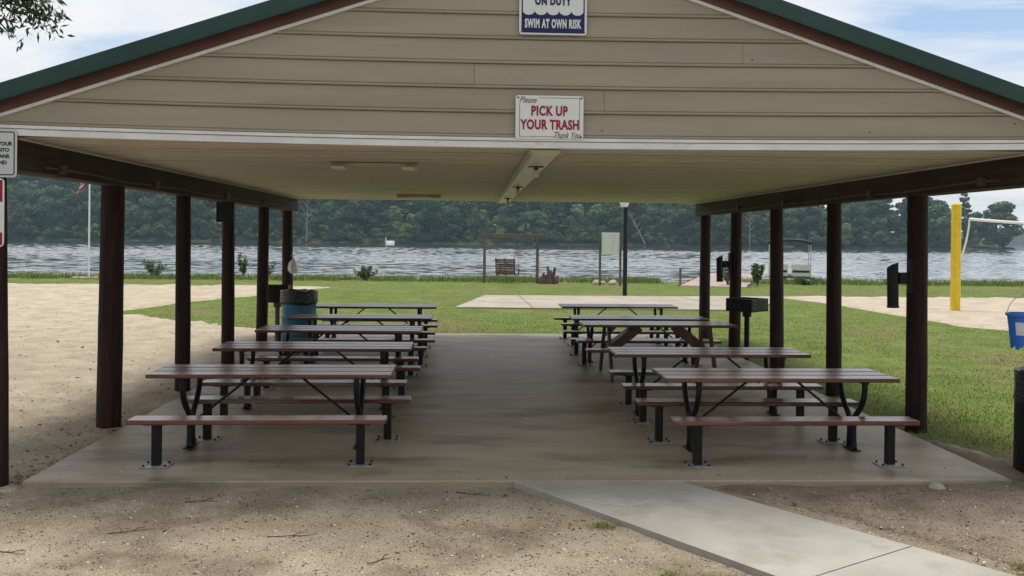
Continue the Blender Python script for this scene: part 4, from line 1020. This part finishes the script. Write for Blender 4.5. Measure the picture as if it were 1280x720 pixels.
while x < 230:                       # back row on the rise
    key = random.choices(['dark', 'pine', 'mid'], [5, 3, 1])[0]
    put_tree(key, x, bank_y(x) + 46 + random.uniform(0, 16), 8 if x < 150 else 1.0, random.uniform(1.15, 1.4) if x < 120 else random.uniform(.95, 1.08)); x += random.uniform(8, 12)
x = -300
while x < 140:                       # a last row higher up
    put_tree(random.choice(['dark', 'dark', 'mid', 'pine']), x, bank_y(x) + 85 + random.uniform(0, 16), 14, random.uniform(1.0, 1.25)); x += random.uniform(9, 13)
for x in (150, 163, 174, 186, 197, 208, 219, 229):
    put_tree(random.choice(['mid', 'dark', 'mid']), x + random.uniform(-3, 3), bank_y(x) + random.uniform(12, 34), .5, random.uniform(.92, 1.06))
put_tree('mid', 243, bank_y(243) + 2, -.5, 1.15, 'large airy tree at the right end of the wood across the lake', 0)
put_tree('light', 171, bank_y(171) - 1, -.6, .62, 'low yellow green tree at the waterline near the right end of the far wood', 1)
put_tree('light', -206, bank_y(-206) + 3, 0, .95, 'big yellow green tree at the far left of the wood', 0)
put_tree('light', -34, bank_y(-34) - 1, -.6, .5, 'small bright green tree at the waterline behind the white boat', 2)
def dead_tree(x, y, h, lean, label):
    t = thing('dead_tree', label, 'tree', (x, y, -.5)); b = MB(); P = [(lean * h * k / 6, 0, h * k / 6) for k in range(7)]
    b.tube(P, [.32 * (1 - .13 * k) for k in range(7)], 6); b.build('trunk', M['pale_bark'], t, smooth=True)
    for k in range(7):
        z = h * (.4 + .08 * k); l = h * .16 * (1.2 - .08 * k); s_ = (-1) ** k; b = MB(); x0 = lean * z
        b.tube([(x0, 0, z), (x0 + s_ * l * .5, random.uniform(-1, 1), z + l * .5), (x0 + s_ * l * .8, 0, z + l * 1.1)], [.15, .1, .04], 5); b.build('limb', M['pale_bark'], t, smooth=True)
dead_tree(-74, bank_y(-74) - 1, 19, .02, 'bare pale tree trunk with forked limbs left of centre in the far wood')
dead_tree(80, bank_y(80) - 2, 15, -.5, 'pale bare tree leaning left over the far waterline')
dead_tree(128, bank_y(128) - 2, 17, .0, 'straight pale bare trunk in the far wood between the right poles')
# near shore shrubs
def shrub(label, x, y, h, w, n, nm='leafy_shrub', stems=11):
    t = thing(nm, label, 'shrub', (x, y, gz(y)))
    L = []
    b = MB()
    for k in range(stems):
        a = random.uniform(0, 2 * PI); tip = Vector((math.cos(a) * w * random.uniform(.2, .9), math.sin(a) * w * .5, h * random.uniform(.55, 1.0)))
        b.tube([(0, 0, -.05), tip * .5 + Vector((0, 0, .1)), tip], [.018, .012, .005], 4)
        for q in range(3): c = tip * (.45 + .27 * q); L.append((c.x, c.y, c.z, .12, .12, .12))
    b.build('stem', M['bark'], t)
    v, f = leaf_quads(lobes_cloud(L, n), .062); raw('foliage', v, f, M['shrub'], t)
shrub('sparse leafy shrub by the water left of the second left pole', -19.0, 54.2, 1.05, 1.0, 700)
shrub('small upright shrub by the water just left of the second left pole', -17.3, 54.3, 1.2, .5, 500)
shrub('tall narrow shrub by the water beside the fourth left pole', -13.8, 54.5, 1.6, .4, 600)
shrub('pale leggy shrub by the water left of the white plastic bag', -12.3, 54.5, 1.0, .6, 250)
shrub('dark green low clump in the shore grass left of centre', -6.3, 53.5, .75, 1.1, 1000)
shrub('leafy shrub beside the dock left of the far black tube', 14.4, 50.2, 1.4, .7, 900)
shrub('yellow green bush beside the dock between two right poles', 16.15, 50.4, 1.2, 1.0, 1300)
shrub('low green bush in front of the pontoon boat', 19.6, 52.2, .4, 1.2, 800)
# near tree at the left: trunk outside the frame, its branch tips hang into the picture
t = thing('oak_tree', 'oak with narrow drooping leaves whose branch tips hang in at the top left', 'tree', (-9.2, 8.8, -.1))
b = MB(); b.tube([(0, 0, -.3), (.05, 0, 2), (.2, .1, 5), (.1, .2, 9), (0, 0, 12)], [.34, .29, .24, .15, .06], 12)
for (tx, ty, tz, sz) in ((3.4, 1.6, 5.7, 5.0), (-3, 1, 8, 4.5), (1, -3.2, 8.2, 5), (-1, 3, 9, 6), (2.6, -1, 9.5, 6), (-2.2, -2, 10, 6.5)):
    b.tube([(.15, .1, sz), (tx * .5, ty * .5, sz + (tz - sz) * .65), (tx, ty, tz)], [.13, .08, .03], 7)
b.build('trunk', M['bark'], t, smooth=True)
L = []
for k in range(46):
    a = random.uniform(0, 2 * PI); z = random.uniform(6.2, 13); rr = random.uniform(.6, 4.2) * math.sin(PI * (z - 4.5) / 10); L.append((rr * math.cos(a), rr * math.sin(a), z, .85, .85, .55))
L = [l for l in L if not (l[0] > 2.4 and l[2] < 7.2)]
v, f = leaf_quads(lobes_cloud(L, 9000), .16); raw('crown', v, f, M['leaf_near'], t)
# drooping spray with narrow leaves
lv_, lf_ = [], []
b = MB()
def narrow_leaf(p_, d_, l, w):
    d_ = d_.normalized(); s_ = d_.cross(Vector((random.uniform(-1, 1), random.uniform(-1, 1), random.uniform(-.3, .3)))).normalized(); o = len(lv_)
    for q in (p_, p_ + d_ * l * .45 + s_ * w, p_ + d_ * l, p_ + d_ * l * .45 - s_ * w): lv_.append(tuple(q))
    lf_.append((o, o + 1, o + 2, o + 3))
tips = [((2.9, 1.6, 5.7), (3.75, 2.1, 4.72)), ((3.0, 1.6, 5.9), (4.12, 2.15, 4.8)), ((3.2, 1.7, 5.6), (4.2, 2.1, 4.95)), ((3.2, 1.7, 5.5), (3.55, 2.05, 4.8)), ((3.0, 1.6, 5.6), (3.35, 1.9, 4.95)), ((3.3, 1.6, 5.4), (3.95, 2.0, 5.0)), ((3.2, 1.7, 5.9), (4.02, 2.1, 4.93)), ((3.2, 1.7, 5.9), (3.75, 2.15, 5.0)), ((3.2, 1.7, 5.9), (3.5, 2.0, 5.15)), ((3.3, 1.7, 5.95), (4.1, 2.2, 5.5)), ((3.0, 1.6, 5.8), (3.35, 1.9, 5.3)), ((3.3, 1.7, 5.95), (3.9, 2.1, 5.2)), ((3.1, 1.7, 5.95), (3.6, 2.0, 5.55)), ((3.0, 1.6, 5.8), (3.1, 1.9, 5.35))]
for a, c in tips:
    a, c = Vector(a), Vector(c); P = [a.lerp(c, k / 8) + Vector((0, 0, .12 * math.sin(PI * k / 8))) for k in range(9)]
    b.tube(P, [.014 - .0013 * k for k in range(9)], 4)
    for k in range(2, 9):
        for q in range(30):
            base = P[k] + Vector((random.gauss(0, .085), random.gauss(0, .085), random.gauss(0, .06)))
            narrow_leaf(base, Vector((random.gauss(0, .75), random.gauss(0, .6), -.75 + random.gauss(0, .4))), random.uniform(.08, .15), random.uniform(.011, .02))
b.build('branch', M['bark'], t); raw('leaf_spray', lv_, lf_, M['leaf_near'], t)['kind'] = 'stuff'
# unseen trees added behind the camera to darken the gable and front ground
for k, (x, y, s_) in enumerate(((-12, -14, .7), (2, -19, .8), (16, -16, .75))):
    tt = put_tree('mid', x, y, -.1, s_, ['unseen shade tree added well behind the viewer at left', 'unseen shade tree added well behind the viewer at centre', 'unseen shade tree added well behind the viewer at right'][k])

put_tree('mid', -13.2, 15.5, -.1, .5, 'unseen round tree added to shade the beach, outside the left edge of the view')  # unseen tree, added for its shade on the sand left of the floor

# ---- grass, tall shore grass and litter: uncountable, one object each
def blades(pts, hgt, wid, lean=.5):
    n = len(pts); p_ = np.asarray(pts); h = hgt * rng.uniform(.5, 1.3, n); a = rng.uniform(0, 2 * PI, n); w = wid * rng.uniform(.6, 1.3, n)
    dx_, dy_ = np.cos(a) * w, np.sin(a) * w; l = rng.normal(0, lean, (n, 2)) * h[:, None]
    V = np.empty((n, 3, 3)); V[:, 0] = p_ - np.stack([dx_, dy_, np.zeros(n)], 1); V[:, 1] = p_ + np.stack([dx_, dy_, np.zeros(n)], 1)
    V[:, 2] = p_ + np.stack([l[:, 0], l[:, 1], h], 1)
    return V.reshape(-1, 3).tolist(), np.arange(3 * n).reshape(-1, 3).tolist()
PADP = [(-.7, 30.0), (9.6, 29.6), (13.8, 38.8), (8.8, 38.1), (.4, 37.95)]
def lawn_ok(x, y):
    if -4.06 < x < 5.1 and 8 < y < 20.82: return False
    if inside(SAND, x + random.gauss(0, .22), y + random.gauss(0, .4)) or inside(COURT, x + random.gauss(0, .22), y + random.gauss(0, .4)) or inside(PADP, x, y): return False
    if y < 12 and x > 4 and (x - 5.1) < (12 - y) * .33 + .25 * noise.noise(Vector((x, y, 0)) * 2): return random.random() < .12
    return True
pts = []
tries = 0
while len(pts) < 150000 and tries < 420000:
    tries += 1
    y = 8.2 + 47 * random.random() ** 1.5
    x = random.uniform(-.62 * y - 1, .62 * y + 1)
    if y < 20.8 and x < 5: continue
    if not lawn_ok(x, y): continue
    if noise.noise(Vector((x * .45, y * .45, 9))) > .28 and random.random() < .7: continue
    pts.append((x, y, gz(y) + (.03 if inside(SAND, x, y) or inside(COURT, x, y) else -.005)))
v, f = blades(pts, .036, .006); o = raw('grass', v, f, M['blade']); tag(o, 'short patchy lawn grass between the pavilion and the lake', 'grass', kind='stuff')
pts = []
while len(pts) < 26000:
    x = random.uniform(-36, 36); y = random.gauss(54.0, 1.1)
    d = noise.noise(Vector((x * .25, 1, 0))) + .5 * noise.noise(Vector((x * 1.2, 4, 0)))
    if y > 57.5 or y < 51.2 or (11.2 < x < 16 and y > 49): continue
    if random.random() > .6 + .7 * d: continue
    pts.append((x, y, gz(y) - .02))
pts = [q for q in pts if noise.noise(Vector((q[0] * .5, q[1] * .8, 6))) > -.3 + (.12 if q[0] < 0 else -.1)]
v, f = blades(pts, .36, .02, .35); o = raw('shore_grass', v, f, M['reed']); tag(o, 'taller grass along the edge of the lake', 'grass', kind='stuff')
pts = []
tufts = [(1.62, 5.95), (1.78, 5.75), (1.5, 5.72), (1.9, 5.6), (1.05, 7.05), (2.0, 5.72), (1.35, 6.0), (2.33, 5.35)] + [(3.6 + .35 * random.random() * k, 5.9 + .12 * k * random.random()) for k in range(8)]
for (x, y) in tufts:
    for k in range(150): pts.append((x + random.gauss(0, .06), y + random.gauss(0, .05), gz(y) + .03))
for k in range(5000):
    x, y = random.uniform(3.0, 8), random.uniform(4.6, 8.0)
    if x > 2.2 + .8 * (8.3 - y) + .1 and noise.noise(Vector((x * .9, y * 1.4, 2))) > .0: pts.append((x, y, gz(y) + .02))
for k in range(3500):
    x, y = random.uniform(5.0, 8), random.uniform(8.2, 12); pts.append((x, y, gz(y) + .02)) if noise.noise(Vector((x, y * 1.2, 5))) > -.05 else None
v, f = blades(pts, .04, .004, .9); o = raw('sparse_grass', v, f, M['blade']); tag(o, 'thin tufts of grass growing in the dirt by the path', 'grass', kind='stuff')
# chips, bits of leaf and grit on the foreground
pts = []
def on_path(x, y): return WLx(y) - .02 < x < WRx(y) + .02
while len(pts) < 45000:
    y = 4.6 + 3.7 * random.random(); x = random.uniform(-.6 * y - .6, .62 * y + .5)
    if on_path(x, y): continue
    if y > 8.17 and -4.05 < x < 5.1: continue
    pts.append((x, y, gz(y) + .014 + crumb(x, y) + (.018 if x > WRx(y) else 0)))
n = len(pts); P_ = np.asarray(pts); a = rng.uniform(0, 2 * PI, n); s = rng.gamma(1.6, .0028, n)[:, None] + .002; asp = rng.uniform(.15, .8, n)[:, None]
ux = np.stack([np.cos(a), np.sin(a), rng.normal(0, .25, n)], 1) * s; uy = np.stack([-np.sin(a), np.cos(a), rng.normal(0, .3, n)], 1) * s * asp
V = np.stack([P_ - ux, P_ + uy, P_ + ux, P_ - uy], 1).reshape(-1, 3).tolist(); F = np.arange(4 * n).reshape(-1, 4).tolist()
mi = rng.choice([0, 1, 2], n, p=[.42, .18, .40]).tolist()
o = raw('leaf_litter', V, F, [M['chip_dark'], M['chip_light'], M['chip_mid']], mi=mi); tag(o, 'fine bits of leaf, bark and grit scattered on the foreground dirt', 'litter', kind='stuff')
pts = []
while len(pts) < 5000:
    y = 8.3 + 24 * random.random() ** 1.6; x = random.uniform(-.62 * y, -4.1)
    if inside(SAND, x, y): pts.append((x, y, gz(y) + .012 + dune(x, y)))
n = len(pts); P_ = np.asarray(pts); a = rng.uniform(0, 2 * PI, n); s = (rng.gamma(1.5, .007, n) + .003)[:, None]
ux = np.stack([np.cos(a), np.sin(a), rng.normal(0, .25, n)], 1) * s; uy = np.stack([-np.sin(a), np.cos(a), rng.normal(0, .3, n)], 1) * s * .5
V = np.stack([P_ - ux, P_ + uy, P_ + ux, P_ - uy], 1).reshape(-1, 3).tolist(); F = np.arange(4 * n).reshape(-1, 4).tolist()
o = raw('sand_litter', V, F, [M['chip_dark'], M['chip_mid']], mi=rng.choice([0, 1], n).tolist()); tag(o, 'dark bits of leaf scattered over the beach sand', 'litter', kind='stuff')

pts = []
while len(pts) < 900:
    x, y = random.uniform(-4.0, 5.05), 8.25 + 12 * random.random() ** 1.7
    e = min(x + 4.05, 5.1 - x, y - 8.2)
    if random.random() < math.exp(-e * 1.4) + .12: pts.append((x, y, .004))
n = len(pts); P_ = np.asarray(pts); a = rng.uniform(0, 2 * PI, n); s = (rng.gamma(1.5, .0045, n) + .003)[:, None]
ux = np.stack([np.cos(a), np.sin(a), rng.normal(0, .1, n)], 1) * s; uy = np.stack([-np.sin(a), np.cos(a), rng.normal(0, .1, n)], 1) * s * .5
V = np.stack([P_ - ux, P_ + uy, P_ + ux, P_ - uy], 1).reshape(-1, 3).tolist(); F = np.arange(4 * n).reshape(-1, 4).tolist()
o = raw('floor_litter', V, F, [M['chip_dark'], M['chip_mid'], M['chip_light']], mi=rng.choice([0, 1, 2], n).tolist()); tag(o, 'grit and bits of leaf blown onto the concrete floor', 'litter', kind='stuff')

# ------------------------------------------------------------------ haze
hm = bpy.data.materials.new('haze_air'); hm.use_nodes = True
hn, hl = hm.node_tree.nodes, hm.node_tree.links; hn.clear()
ho = hn.new('ShaderNodeOutputMaterial'); hv_ = hn.new('ShaderNodeVolumePrincipled'); hv_.inputs['Color'].default_value = (.6, .82, 1, 1); hv_.inputs['Density'].default_value = .00023; hv_.inputs['Anisotropy'].default_value = .2
hl.new(hv_.outputs[0], ho.inputs['Volume'])
b = MB(); b.box((0, 1100, 28), (3300, 2800, 62)); o = b.build('haze', hm); tag(o, 'thin pale haze over the lake', 'haze', kind='stuff')
